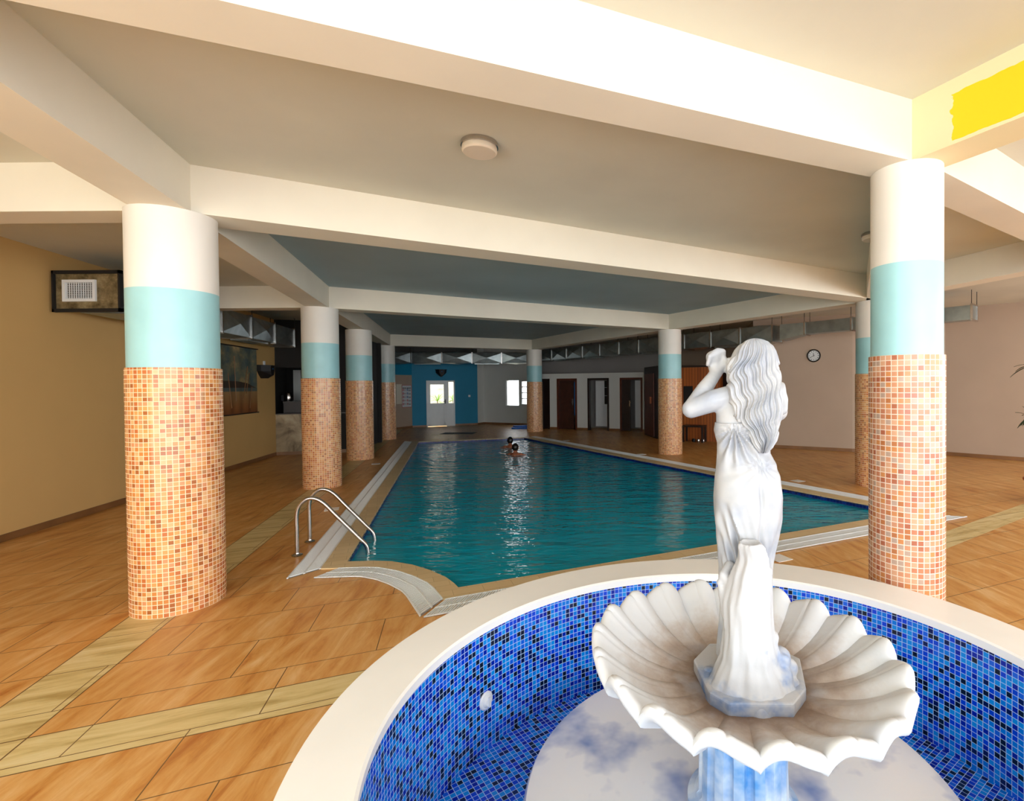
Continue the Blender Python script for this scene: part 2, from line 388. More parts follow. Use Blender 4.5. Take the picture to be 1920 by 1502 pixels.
def remesh(bm, voxel, it=6, fac=.6):      # fuse overlapping volumes into one continuous surface
    me = bpy.data.meshes.new('tmp'); bm.to_mesh(me); bm.free()
    o = bpy.data.objects.new('tmp', me); COL.objects.link(o)
    r = o.modifiers.new('r', 'REMESH'); r.mode = 'VOXEL'; r.voxel_size = voxel
    s = o.modifiers.new('s', 'SMOOTH'); s.factor = fac; s.iterations = it
    dg = bpy.context.evaluated_depsgraph_get(); dg.update(); e = o.evaluated_get(dg); m2 = bpy.data.meshes.new_from_object(e)
    bpy.data.objects.remove(o); b2 = bmesh.new(); b2.from_mesh(m2); bpy.data.meshes.remove(m2); bpy.data.meshes.remove(me); return b2
def planaruv(o3, ux, vz=Vector((0, 0, 1))):
    return lambda f: [((l.vert.co - o3).dot(ux), (l.vert.co - o3).dot(vz)) for l in f.loops]
def ringfill(name, outer, inner, z, m, th=0.0, hole=None, **k):
    bm = bmesh.new(); es = []
    for L in (outer, inner, hole):
        if not L: continue
        vs = [bm.verts.new((p[0], p[1], z)) for p in L]
        es += [bm.edges.new((vs[i], vs[(i + 1) % len(vs)])) for i in range(len(vs))]
    bmesh.ops.triangle_fill(bm, use_beauty=True, use_dissolve=False, edges=es, normal=(0, 0, 1))
    if th:
        r = bmesh.ops.extrude_face_region(bm, geom=bm.faces[:])
        for v in r['geom']:
            if isinstance(v, bmesh.types.BMVert): v.co.z -= th
    return finish(name, bm, m, **k)

ZC, ZB = 3.43, 3.06       # ceiling and beam soffit levels

# ------------------------------------------------------------------ pool plan
def xy(v): return (v[0], v[1])
curveW = [xy(G(*p)) for p in ((651, 1055), (700.5, 1053.5), (734, 1054.5), (773.4, 1061), (807, 1071.4), (836, 1084.4), (851.6, 1096), (859.4, 1104))]
WR = (3.9, 6.52); WFR = (-2.78, 16.5); WFL = (-5.86, 15.46)
water_poly = curveW + [WR, WFR, WFL]
def off(p, q, d):
    a = Vector((q[0] - p[0], q[1] - p[1])).normalized(); n = Vector((a.y, -a.x)); return (p[0] + n.x * d, p[1] + n.y * d), (q[0] + n.x * d, q[1] + n.y * d)
def isect(a, b, c, d):
    a, b, c, d = map(Vector, (a, b, c, d)); r = b - a; s = d - c
    t = (c - a).cross(s) / r.cross(s); return tuple(a + r * t)
def outline(dl, dc, df, dr, dk):          # offset outline of the pool: left, curve, front, right, back distances
    cp = []
    for i, p in enumerate(curveW):
        q0 = Vector(curveW[max(0, i - 1)]); q1 = Vector(curveW[min(len(curveW) - 1, i + 1)]); a = (q1 - q0).normalized(); cp.append(Vector(p) + Vector((a.y, -a.x)) * dc)
    f0, f1 = off(curveW[-1], WR, df); r0, r1 = off(WR, WFR, dr); k0, k1 = off(WFR, WFL, dk); l0, l1 = off(WFL, curveW[0], dl)
    start = isect(l0, l1, cp[0], cp[1]); end = isect(cp[-2], cp[-1], f0, f1)
    return [start] + [tuple(c) for c in cp[1:-1]] + [end, isect(f0, f1, r0, r1), isect(r0, r1, k0, k1), isect(k0, k1, l0, l1)]
O1 = outline(.20, .17, .19, .24, .22); O2 = outline(.43, .40, .45, .50, .46)

# floor
ringfill('floor', [(-11, -2.6), (12, -2.6), (12, 12), (6, 26), (-12, 26)], water_poly, 0, 'floor', kind='structure',
         hole=[(.52 + 1.5 * math.cos(2 * PI * i / 72), 1.865 + 1.5 * math.sin(2 * PI * i / 72)) for i in range(72)])
ringfill('pool_coping', O1, water_poly, .012, 'coping', .03, label='beige tiled coping running around the edge of the swimming pool', cat='pool edge')
bm = bmesh.new(); n = len(water_poly)
for i in range(n):
    p, q = water_poly[i], water_poly[(i + 1) % n]
    vs = [bm.verts.new((p[0], p[1], -.001)), bm.verts.new((q[0], q[1], -.001)), bm.verts.new((q[0], q[1], -1.4)), bm.verts.new((p[0], p[1], -1.4))]; bm.faces.new(vs)
bm.faces.new([bm.verts.new((p[0], p[1], -1.4)) for p in water_poly])
def pooluv(f):
    nn = f.normal
    if abs(nn.z) > .5: return [(l.vert.co.x, l.vert.co.y) for l in f.loops]
    t = Vector((-nn.y, nn.x, 0)); return [(l.vert.co.dot(t), l.vert.co.z) for l in f.loops]
finish('pool_shell', bm, 'navy', uvf=pooluv, label='navy mosaic shell of the swimming pool below the coping', cat='pool')
ringfill('pool_water', water_poly, None, -.055, 'water', label='rippled teal water filling the long swimming pool', cat='water', kind='stuff')

# slatted overflow grates
def grate(a0, a1, b0, b1, label, na=None):   # strip between polylines a (inner) and b (outer), same count
    t = thing('drain_grate', label, 'drain grate', (a0[0], a0[1], 0)) if False else None
def strip(inner, outer, label, trim0=0, trim1=0, pitch=.022):
    L = 0; seg = []
    for i in range(len(inner) - 1):
        m0 = (Vector(inner[i]) + Vector(outer[i])) / 2; m1 = (Vector(inner[i + 1]) + Vector(outer[i + 1])) / 2; seg.append((m1 - m0).length)
    total = sum(seg)
    def at(s):
        for i, l in enumerate(seg):
            if s <= l or i == len(seg) - 1:
                t = s / l; return Vector(inner[i]).lerp(Vector(inner[i + 1]), t), Vector(outer[i]).lerp(Vector(outer[i + 1]), t)
            s -= l
    root = thing('drain_grate', label, 'drain grate', (inner[0][0], inner[0][1], 0)); O = Vector((inner[0][0], inner[0][1]))
    bs = bmesh.new(); bt = bmesh.new(); n = int((total - trim0 - trim1) / pitch)
    pts = [at(trim0 + (total - trim0 - trim1) * i / 40) for i in range(41)]
    for i in range(40):
        (a, b), (c, d) = pts[i], pts[i + 1]
        v = [bt.verts.new((q.x - O.x, q.y - O.y, .004)) for q in (a, b, d, c)]; bt.faces.new(v)
        for f0, f1 in ((0, .05), (.47, .53), (.95, 1)):
            vs = [p.lerp(q, f) - O for p, q, f in ((a, b, f0), (a, b, f1), (c, d, f1), (c, d, f0))]
            prism(bs, vs, .005, .015)
    for k in range(n):
        a, b = at(trim0 + k * pitch); c, d = at(trim0 + k * pitch + pitch * .6)
        prism(bs, [p - O for p in (a, b, d, c)], .005, .013)
    finish('channel', bt, 'greywall', root); finish('slats', bs, 'pvc', root)
i1, i2 = O1, O2; nC = len(curveW)
strip([i1[-1], i1[0]], [i2[-1], i2[0]], 'long straight white slatted drain grate along the left edge of the pool', .1, .0)
strip(list(i1[:nC]), list(i2[:nC]), 'curved white slatted drain grate at the near left corner of the pool', .2, .02)
strip([i1[nC - 1], i1[nC]], [i2[nC - 1], i2[nC]], 'white slatted drain grate along the near edge of the pool, behind the fountain basin', .02, .1)
strip([i1[nC], i1[nC + 1]], [i2[nC], i2[nC + 1]], 'white slatted drain grate along the right edge of the pool', .3, .1)

# ------------------------------------------------------------------ walls
_wn = {}
def wall(name, p0, p1, z0=0, z1=ZC, m='beige', holes=(), th=.2, skirt=True, side=1):
    """wall between plan points; thickness away from the room (side=+1: to the left of p0->p1)."""
    mt, L = frame2(p0, p1); bm = bmesh.new(); xs = sorted({0, L, *[h[0] for h in holes], *[h[1] for h in holes]})
    y0, y1 = (0, th) if side > 0 else (-th, 0)
    for a, b in zip(xs, xs[1:]):
        hh = [h for h in holes if h[0] <= a + 1e-6 and h[1] >= b - 1e-6]
        if not hh: box(bm, a, b, y0, y1, z0, z1, mt)
        else:
            h = hh[0]
            if h[2] > z0 + .01: box(bm, a, b, y0, y1, z0, h[2], mt)
            if h[3] < z1 - .01: box(bm, a, b, y0, y1, h[3], z1, mt)
    ux = Vector((p1[0] - p0[0], p1[1] - p0[1], 0)).normalized()
    o = finish(name, bm, m, uvf=planaruv(Vector((p0[0], p0[1], 0)), ux), kind='structure')
    if skirt:
        bm = bmesh.new(); s = -.014 if side > 0 else .014
        for a, b in zip(xs, xs[1:]):
            if any(h[0] <= a + 1e-6 and h[1] >= b - 1e-6 and h[2] < .02 for h in holes): continue
            box(bm, a, b, min(0, s), max(0, s), .001, .085, mt)
        finish('baseboard_' + name.replace('wall_', ''), bm, 'skirt', kind='structure')
    return o
def wpos(px, py, p0, p1):                # distance along the wall and height of a measured point
    q = ONW(px, py, p0, p1); return (Vector((q.x, q.y)) - Vector(p0)).length, q.z

WL1 = xy(G(518, 854)); dl = (Vector(WL1) - Vector(xy(G(0, 1018)))).normalized()
WL0 = tuple(Vector(xy(G(0, 1018))) - dl * 7.5)
wall('wall_left', WL0, WL1, m='ochre')
# marble-faced counter wall with a dark hatch
WM1 = xy(G(652, 848)); s0, zt = wpos(519, 651, WL1, WM1); s1, zb = wpos(640, 776, WL1, WM1)
wall('wall_counter', WL1, WM1, 0, 1.03, m='marblewall', th=.2)
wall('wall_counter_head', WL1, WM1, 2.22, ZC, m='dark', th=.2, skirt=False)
d0 = Vector(WL1); d1 = Vector(WM1); nn = Vector((-(d1 - d0).y, (d1 - d0).x)).normalized()
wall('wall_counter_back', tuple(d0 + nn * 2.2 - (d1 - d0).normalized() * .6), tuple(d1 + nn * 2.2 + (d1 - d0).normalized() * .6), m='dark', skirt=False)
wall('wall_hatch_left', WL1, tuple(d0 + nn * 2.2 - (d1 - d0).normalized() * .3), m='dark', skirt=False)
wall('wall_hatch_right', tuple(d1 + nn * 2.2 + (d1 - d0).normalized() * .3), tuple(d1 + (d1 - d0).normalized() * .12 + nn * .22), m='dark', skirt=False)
# recess behind the left pillar row up to the far wall
WF0 = xy(G(743, 806)); WF1 = xy(G(773.3, 802)); 
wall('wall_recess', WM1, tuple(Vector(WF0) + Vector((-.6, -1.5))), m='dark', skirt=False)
wall('wall_notice', tuple(Vector(WF0) + Vector((-.6, -1.5))), WF1, m='beige', z1=2.2)
wall('wall_notice_head', tuple(Vector(WF0) + Vector((-.6, -1.5))), WF1, m='bluewall', z0=2.2, z1=3.02, skirt=False)
wall('wall_notice_top', tuple(Vector(WF0) + Vector((-.6, -1.5))), WF1, m='greyhead', z0=3.02, skirt=False)
WB1 = xy(G(896, 796.6)); DB0 = WF1
# blue wall with the door
ds0, _ = wpos(799.5, 760, WF1, WB1); ds1, _ = wpos(853, 760, WF1, WB1); _, dz = wpos(826, 713.5, WF1, WB1)
wall('wall_blue_head', WF1, WB1, 3.02, ZC, m='greyhead', skirt=False)
wall('wall_blue', WF1, WB1, 0, 3.02, m='bluewall', holes=[(ds0, ds1, 0, dz)])
WC = xy(G(908, 795)); wall('wall_blue_return', WB1, WC, m='whitewall')
WD = xy(G(1012, 798.5))
a0, za = wpos(948, 713, WC, WD); a1, zb_ = wpos(973, 761, WC, WD); b0, _ = wpos(976, 715, WC, WD); b1, _ = wpos(1000, 758, WC, WD)
wall('wall_far', WC, WD, m='whitewall', holes=[(a0, a1, zb_, za), (b0, b1, zb_ + .06, za - .05)])
# back of the changing cabins and right hand side
WE = (2.6, 19.0); WG = (4.6, 17.2)
wall('wall_back', WD, WE, m='greywall', skirt=False); wall('wall_back_corner', WE, WG, m='beige', skirt=False)  # back wall greyed in its colour for the shade there
WH = xy(G(1413, 838)); WI = xy(G(1598, 847.5)); WJ = xy(G(1772, 853.6)); WK = xy(G(1920, 865)); WKK = tuple(Vector(WK) + (Vector(WK) - Vector(WJ)).normalized() * 5)
wall('wall_sauna_side', WG, WH, m='beige', skirt=False)
wall('wall_clock', WH, WI, m='beige'); wall('wall_right', WI, WJ, m='beige'); wall('wall_right_near', WJ, WK, m='beige'); wall('wall_right_end', WK, (11.5, 8.0), m='beige')

# ceiling slab (soffit at ZC) following the rooms
bm = bmesh.new()
prism(bm, [(-9.2, -2.6), (12, -2.6), (12, 9), (9, 11.6), (5, 17.4), (2.7, 19.3), (WD[0], WD[1] + .2), (WC[0], WC[1] + .2), (WB1[0], WB1[1] + .2), (WF1[0], WF1[1] + .2), (-9.4, 20.3), (-9.0, 13), (-10.4, 13.2)][:13], ZC, ZC + .2)
finish('ceiling', bm, 'ceil', kind='structure')

MT['bounceceil'] = plain('water_bounce_ceiling_tint', (158, 178, 186), .75, var=.06, scale=.9, bump=.2)  # pale blue puts light bounced off the water into the ceiling colour
# pillars (centres)
def centre(px, py, r):
    p = G(px, py); d = Vector((p.x, p.y)).normalized(); return Vector((p.x, p.y)) + d * r
RL = .285
PL = {'L1': (centre(338, 1152, RL), RL), 'L2': (centre(605, 917, RL), RL), 'L3': (centre(676, 863, RL), RL), 'L4': (centre(725, 825, RL), RL),
      'R1': (Vector((1.935, 3.255)), .205), 'R2': (centre(1640, 915, RL), RL), 'R3': (centre(1257, 853, RL), RL), 'R4': (centre(1003, 810, RL), RL)}
C = {k: v[0] for k, v in PL.items()}
L0 = C['L1'] + (C['L1'] - C['L2']).normalized() * 2.69; Ssp = Vector((5.45, 5.65))
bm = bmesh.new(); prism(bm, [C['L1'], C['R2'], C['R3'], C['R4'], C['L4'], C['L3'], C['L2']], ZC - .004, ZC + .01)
finish('trim_90', bm, 'bounceceil', kind='structure')  # thin panel added over the pool to carry the bounce tint
nb = [0]
def beam(a, b, wdt=.34, ext0=0, ext1=0, m='cream', zb=ZB, name=None):
    a, b = Vector(a), Vector(b); d = (b - a).normalized(); a = a - d * ext0; b = b + d * ext1
    mt, L = frame2(a, b); bm = bmesh.new(); box(bm, 0, L, -wdt / 2, wdt / 2, zb, ZC + .01, mt)
    nb[0] += 1
    return finish('trim_%d' % nb[0], bm, m, kind='structure', uvf=planaruv(Vector((a.x, a.y, zb)), Vector((d.x, d.y, 0))))
beam(L0, C['L1'], .36, 4.5, 0); beam(C['L1'], C['L2'], .34); beam(C['L2'], C['L3'], .34); beam(C['L3'], C['L4'], .34)
beam(C['L1'], C['R2'], .36); beam(C['L2'], C['R3'], .34); beam(C['L4'], C['R4'], .34)
beam(C['R2'], C['R3'], .34); beam(C['R3'], C['R4'], .34); beam(C['R1'], C['R2'], .26)
beam(L0, C['R1'], .27); beam(C['R1'], Ssp, .28); beam(C['R2'], Ssp, .3)
beam(C['L1'], (-7.2, C['L1'].y), .28); beam(C['L2'], (-8.0, C['L2'].y), .28)
beam(C['R1'], C['R1'] + Vector((.47, -.88)) * 4.6, .28, m='yellow')
beam(Ssp, (11, 4.2), .3)

def pillar(c, r, label, hm=1.86, ht=2.46, top=ZB):
    root = thing('pillar', label, 'pillar', (c.x, c.y, 0), 'round pillars around the pool')
    bm = bmesh.new(); n = 96; prof = [(r + .012, 0), (r + .012, hm), (r - .0, hm + .002)]
    lathe(bm, prof, n)
    def uvf(f):
        A = [math.atan2(l.vert.co.y, l.vert.co.x) for l in f.loops]; mx = max(A)
        A = [a + 2 * PI if mx - a > PI else a for a in A]; k = round(2 * PI * r / .0335) * .0335 / (2 * PI)
        return [(a * k, l.vert.co.z) for a, l in zip(A, f.loops)]
    finish('mosaic_cladding', bm, 'rose' if r < .25 else 'orange', root, True, uvf, label='pinkish mosaic cladding' if r < .25 else 'orange and brown mosaic cladding')
    bpy.context.view_layer.update()
    bm = bmesh.new(); lathe(bm, [(r, hm), (r, ht)], n); finish('painted_band', bm, 'turq', root, True, label='turquoise painted band')
    bm = bmesh.new(); lathe(bm, [(r, ht), (r, top)], n); finish('shaft', bm, 'white_paint', root, True, label='white painted top')
    return root
PLAB = {'L1': 'large round pillar nearest on the left, standing on the open tiled floor left of the pool ladder', 'L2': 'round pillar on the left of the pool just behind the chrome ladder',
        'L3': 'round pillar in the left row, between the ladder pillar and the far left pillar', 'L4': 'farthest pillar of the left row, next to the pool rules notice',
        'R1': 'slim round pillar on the right rising directly behind the fountain basin rim', 'R2': 'round pillar on the right mostly hidden behind the slim front pillar',
        'R3': 'round pillar on the right side of the pool in front of the wooden sauna', 'R4': 'farthest pillar on the right, beside the bright window and the white cabins'}
for k, (c, r) in PL.items():
    pillar(c, r, PLAB[k], hm=1.86 if k != 'R1' else 1.875, ht=2.455 if k != 'R1' else 2.45)

# ------------------------------------------------------------------ fountain basin
BC = Vector((.52, 1.865)); RI, RO, ZR, ZF = 1.335, 1.58, .5, -.15
root = thing('fountain_basin', 'round fountain basin lined with blue mosaic under a white marble rim', 'fountain basin', (BC.x, BC.y, 0))
bm = bmesh.new(); lathe(bm, [(RI - .012, ZR - .045), (RI - .014, ZR - .008), (RI - .004, ZR), (RO - .006, ZR), (RO, ZR - .01), (RO, ZR - .05), (RI + .03, ZR - .045), (RI - .012, ZR - .045)], 160)
def wob(v, k):
    p = math.atan2(v.y, v.x); r = math.hypot(v.x, v.y); q = (1.3283, -.0047, -.0103, .0042, 0, -.0078, .0028) if k == 0 else (1.5782, .0051, .0044, -.0071, .0015, -.0128, .0126)
    f = q[0] + q[1] * math.cos(p) + q[2] * math.sin(p) + q[3] * math.cos(2 * p) + q[4] * math.sin(2 * p) + q[5] * math.cos(3 * p) + q[6] * math.sin(3 * p)
    s_ = f / (1.335, 1.58)[k]; v.x *= s_; v.y *= s_
def wobble(bm):
    for v in bm.verts: wob(v.co, 0 if math.hypot(v.co.x, v.co.y) < 1.45 else 1)
wobble(bm)
finish('marble_rim', bm, 'marble', root, True, label='white marble rim')
bm = bmesh.new(); lathe(bm, [(RI, ZF), (RI, ZR - .04)], 200)
def cyluv(rad):
    def f_(f):
        A = [math.atan2(l.vert.co.y, l.vert.co.x) for l in f.loops]; mx = max(A); A = [a + 2 * PI if mx - a > PI else a for a in A]
        return [(a * rad, l.vert.co.z) for a, l in zip(A, f.loops)]
    return f_
wobble(bm)
finish('tiled_wall', bm, 'blue', root, True, cyluv(round(2 * PI * RI / .0258) * .0258 / (2 * PI)), label='blue mosaic inner wall')
bm = bmesh.new(); lathe(bm, [(0, ZF), (RI, ZF)], 200)
for v in bm.verts:
    if v.co.xy.length > .1: wob(v.co, 0)
finish('tiled_bottom', bm, 'blue', root, False, lambda f: [(l.vert.co.x * .8 + l.vert.co.y * .6, -l.vert.co.x * .6 + l.vert.co.y * .8) for l in f.loops], label='blue mosaic bottom')
bm = bmesh.new(); lathe(bm, [(RO - .03, 0), (RO - .03, ZR - .05), (RI + .02, ZR - .05), (RI + .02, ZF)], 120)
finish('outer_wall', bm, 'white_paint', root, True)
def nozzle(px, py):
    d = ray(px, py); # meet the basin wall cylinder
    a = d.x ** 2 + d.y ** 2; b = 2 * (d.x * -BC.x + d.y * -BC.y); c = BC.length_squared - RI ** 2
    t = (-b + math.sqrt(b * b - 4 * a * c)) / (2 * a); p = CAM + d * t
    n = Vector((BC.x - p.x, BC.y - p.y, 0)).normalized(); q = n.to_track_quat('Z', 'Y').to_matrix().to_4x4(); q.translation = p - Vector((BC.x, BC.y, 0))
    bm = bmesh.new(); lathe(bm, [(.045, -.02), (.045, .006), (.04, .012), (.03, .014), (.028, .02), (.02, .026), (0, .026)], 40, mat=q)
    box(bm, -.006, .006, -.024, .024, .024, .033, q)
    finish('jet_cover', bm, 'pvc', root, False, label='white round jet cover')
nozzle(910, 1313); nozzle(1120, 1210)

# mound
MC = Vector((.505, 1.985))
bm = bmesh.new(); lathe(bm, [(0, ZF + .002), (.80, ZF + .002), (.845, .03), (.850, .075), (.838, .098), (.79, .108), (.6, .116), (.35, .12), (0, .122)], 96)
for v in bm.verts: v.co.z += .006 * noise.noise(v.co * 3)
finish('fountain_mound', bm, 'mound', None, True, label='round white stone disc with blue blotches under the fountain pedestal', cat='fountain base').location = (MC.x, MC.y, 0)

# fountain bowl on fluted pedestal
FB = Vector((.495, 1.865))
ft = thing('shell_fountain', 'white scalloped shell bowl on a blue washed fluted pedestal, standing in the blue basin', 'fountain', (FB.x, FB.y, .165))
PZ = -.045
bm = bmesh.new(); NF = 14; n = NF * 16; rings = []
for z, rr in ((PZ, .205), (-.02, .205), (-.01, .18), (.0, .175), (.012, .165), (.30, .158), (.33, .165), (.35, .2), (.37, .22)):
    R = []
    for i in range(n):
        a = 2 * PI * i / n; fl = 0.0
        if .012 <= z <= .30: fl = -.018 * max(0, math.sin(a * NF / 1.0)) ** .7 if math.sin(a * NF) > 0 else 0
        R.append(bm.verts.new(((rr + fl) * math.cos(a), (rr + fl) * math.sin(a), z)))
    rings.append(R)
for a, b in zip(rings, rings[1:]):
    for i in range(n): bm.faces.new((a[i], a[(i + 1) % n], b[(i + 1) % n], b[i]))
bm.faces.new(rings[0][::-1]); bm.faces.new(rings[-1])
finish('pedestal', bm, 'pedestal', ft, False, label='fluted pedestal washed with blue')
def shellbowl():
    bm = bmesh.new(); NL = 19; n = NL * 18; RB = .535; ph = math.atan2(-.56, -.10)   # a cusp points at the front
    def lobe(a):                                    # 1 in mid-lobe, 0 at the cusp
        u = ((a - ph) * NL / (2 * PI)) % 1.0; return math.sin(PI * u) ** .55, u
    inner = [(0, .425), (.25, .425), (.36, .426), (.46, .430), (.56, .439), (.66, .454), (.76, .477), (.86, .509), (.93, .538), (.97, .555), (.995, .563), (1.015, .565), (1.035, .560)]
    outer = [(1.047, .548), (1.045, .532), (1.03, .518), (1.0, .508), (.94, .492), (.8, .455), (.65, .435), (.5, .405), (.4, .38), (.36, .37)]
    def ring(t, z, isout):
        R = []
        for i in range(n):
            a = 2 * PI * i / n; k, u = lobe(a); wgt = max(0, (t - .36) / .64) ** 1.15
            skew = .25 * math.sin(2 * PI * u) * wgt
            amp = .050 * wgt; r = RB * t * (1 + .018 * wgt * (k - .5) * (1 if t > .9 else 0))
            groove = -.006 * wgt * math.exp(-((u - .5) / .035) ** 2)
            zz = z + amp * (k - .62) + groove * (0 if isout else 1) + .010 * wgt * math.sin(2 * PI * u)
            # rim slightly higher at the back left
            zz += -.02 * t * (math.cos(a) * .8 - math.sin(a) * .2) * (1 if t > .3 else 0) * wgt
            R.append(bm.verts.new((r * math.cos(a), r * math.sin(a), zz)))
        return R
    rg = [ring(t, z, False) for t, z in inner[1:]] + [ring(t, z, True) for t, z in outer]
    for a, b in zip(rg, rg[1:]):
        for i in range(n): bm.faces.new((a[i], a[(i + 1) % n], b[(i + 1) % n], b[i]))
    bm.faces.new(rg[0]); bm.faces.new(rg[-1])
    finish('shell_bowl', bm, 'bowl', ft, True, label='white scalloped bowl with brown dirt in its middle')
shellbowl()

# ------------------------------------------------------------------ statue
YS = 1.87; SB = Vector((.51, 1.85, .588))
st = thing('statue', 'white plaster statue of a long haired woman seen from behind, standing in the shell bowl', 'statue', SB)
def P(px, py, Y=YS): return AT(px, py, Y) - SB
def interp(tab, y):
    if y <= tab[0][0]: return tab[0][1:]
    for a, b in zip(tab, tab[1:]):
        if y <= b[0]:
            t = (y - a[0]) / (b[0] - a[0]); t = t * t * (3 - 2 * t) * .4 + t * .6
            return tuple(p + (q - p) * t for p, q in zip(a[1:], b[1:]))
    return tab[-1][1:]
def loft(tab, ys, n, disp=None, power=2.0, cap=True):
    """tab rows: image height, left x, right x, depth centre Y, depth half"""
    bm = bmesh.new(); rings = []
    for y in ys:
        xl, xr, cy, ry = interp(tab, y); a = P(xl, y, cy); b = P(xr, y, cy); c = (a + b) / 2; rx = (b.x - a.x) / 2; R = []
        for i in range(n):
            t = 2 * PI * i / n; ct, s_ = math.cos(t), math.sin(t)
            e = 2 / power; x = rx * math.copysign(abs(ct) ** e, ct); yy = ry * math.copysign(abs(s_) ** e, s_)
            d = disp(t, y) if disp else 0; nrm = Vector((ct / max(rx, .01), s_ / max(ry, .01), 0)).normalized()
            R.append(bm.verts.new(Vector((c.x + x, c.y + yy, c.z)) + nrm * d))
        rings.append(R)
    for a, b in zip(rings, rings[1:]):
        for i in range(n): bm.faces.new((a[i], b[i], b[(i + 1) % n], a[(i + 1) % n]))
    if cap: bm.faces.new(rings[0]); bm.faces.new(rings[-1][::-1])
    return bm
# body: torso, neck, head with face, both arms and the fist, one continuous surface
bm = bmesh.new()
torso = [(722, 1384, 1428, 1.905, .035), (732, 1362, 1446, 1.905, .052), (748, 1350, 1454, 1.905, .062), (775, 1343, 1452, 1.905, .068), (800, 1343, 1448, 1.905, .066),
         (825, 1348, 1442, 1.905, .06), (860, 1350, 1445, 1.9, .06)]
tb = loft(torso, [722 + 6 * i for i in range(24)], 40)
tm = bpy.data.meshes.new('t'); tb.to_mesh(tm); tb.free(); bm.from_mesh(tm); bpy.data.meshes.remove(tm)
limb(bm, P(1404, 735, 1.9), P(1403, 700, 1.91), .032, .03)
hc = P(1402, 684, 1.915); ball(bm, hc, (.066, .076, .088)); ball(bm, hc + Vector((-.028, .035, -.03)), (.045, .05, .06))
fd = Vector((-.62, .78, 0)); sd = Vector((.78, .62, 0))
limb(bm, hc + fd * .076 + Vector((0, 0, .012)), hc + fd * .096 + Vector((0, 0, -.022)), .008, .012, 4)          # nose
for s in (-1, 1):
    ball(bm, hc + fd * .070 + sd * .026 * s + Vector((0, 0, .010)), (.012, .012, .008), 2)                        # eyes
    limb(bm, hc + fd * .076 + sd * .012 * s + Vector((0, 0, .028)), hc + fd * .068 + sd * .038 * s + Vector((0, 0, .026)), .006, .005, 4)
limb(bm, hc + fd * .078 + sd * .015 + Vector((0, 0, -.046)), hc + fd * .078 - sd * .015 + Vector((0, 0, -.046)), .008, .008, 4)   # mouth
ball(bm, hc + fd * .07 + Vector((0, 0, -.075)), .018, 2)                                                         # chin
limb(bm, P(1365, 744, 1.9), P(1336, 752, 1.905), .043, .044, 5); limb(bm, P(1336, 752, 1.905), P(1296, 767, 1.93), .044, .037, 7)
limb(bm, P(1296, 767, 1.93), P(1320, 731, 1.96), .036, .033, 6); limb(bm, P(1320, 731, 1.96), P(1343, 699, 2.0), .033, .025, 6)
limb(bm, P(1343, 699, 2.0), P(1341, 685, 2.01), .026, .031, 4); ball(bm, P(1341, 676, 2.01), (.036, .03, .032))
ball(bm, P(1338, 670, 2.0), (.032, .028, .028))
for k in range(4):                                                     # four curled fingers and the thumb
    a = P(1327 + 3 * k, 684 - 7.5 * k, 1.985); b = P(1331 + 5 * k, 668 - 4 * k, 1.972 + .004 * k); c = P(1345 + 4 * k, 664 - 2 * k, 1.98); d = P(1352 + 2 * k, 672 - 2 * k, 2.0)
    limb(bm, a, b, .0095, .0105, 5); limb(bm, b, c, .0105, .0095, 5); limb(bm, c, d, .0095, .008, 4)
limb(bm, P(1350, 692, 1.99), P(1361, 678, 1.985), .012, .0105, 5); limb(bm, P(1361, 678, 1.985), P(1355, 664, 1.985), .0105, .009, 5)
limb(bm, P(1440, 748, 1.91), P(1459, 772, 1.95), .043, .037, 6); limb(bm, P(1459, 772, 1.95), P(1415, 735, 2.08), .034, .026, 9); ball(bm, P(1405, 722, 2.1), (.032, .026, .03))
for k in range(4): limb(bm, P(1400 - 2 * k, 730 - 6 * k, 2.1), P(1388 - 2 * k, 728 - 6 * k, 2.09), .010, .008, 4)
limb(bm, P(1376, 800, 1.95), P(1380, 790, 1.96), .05, .045, 3); limb(bm, P(1410, 800, 1.96), P(1415, 790, 1.965), .05, .045, 3)   # bust, on the far side
limb(bm, P(1366, 682, 1.99), P(1390, 686, 1.95), .02, .028, 5)        # shell she raises to her mouth
b2 = remesh(bm, .0055, 5, .5)
finish('body', b2, 'statue', st, True)
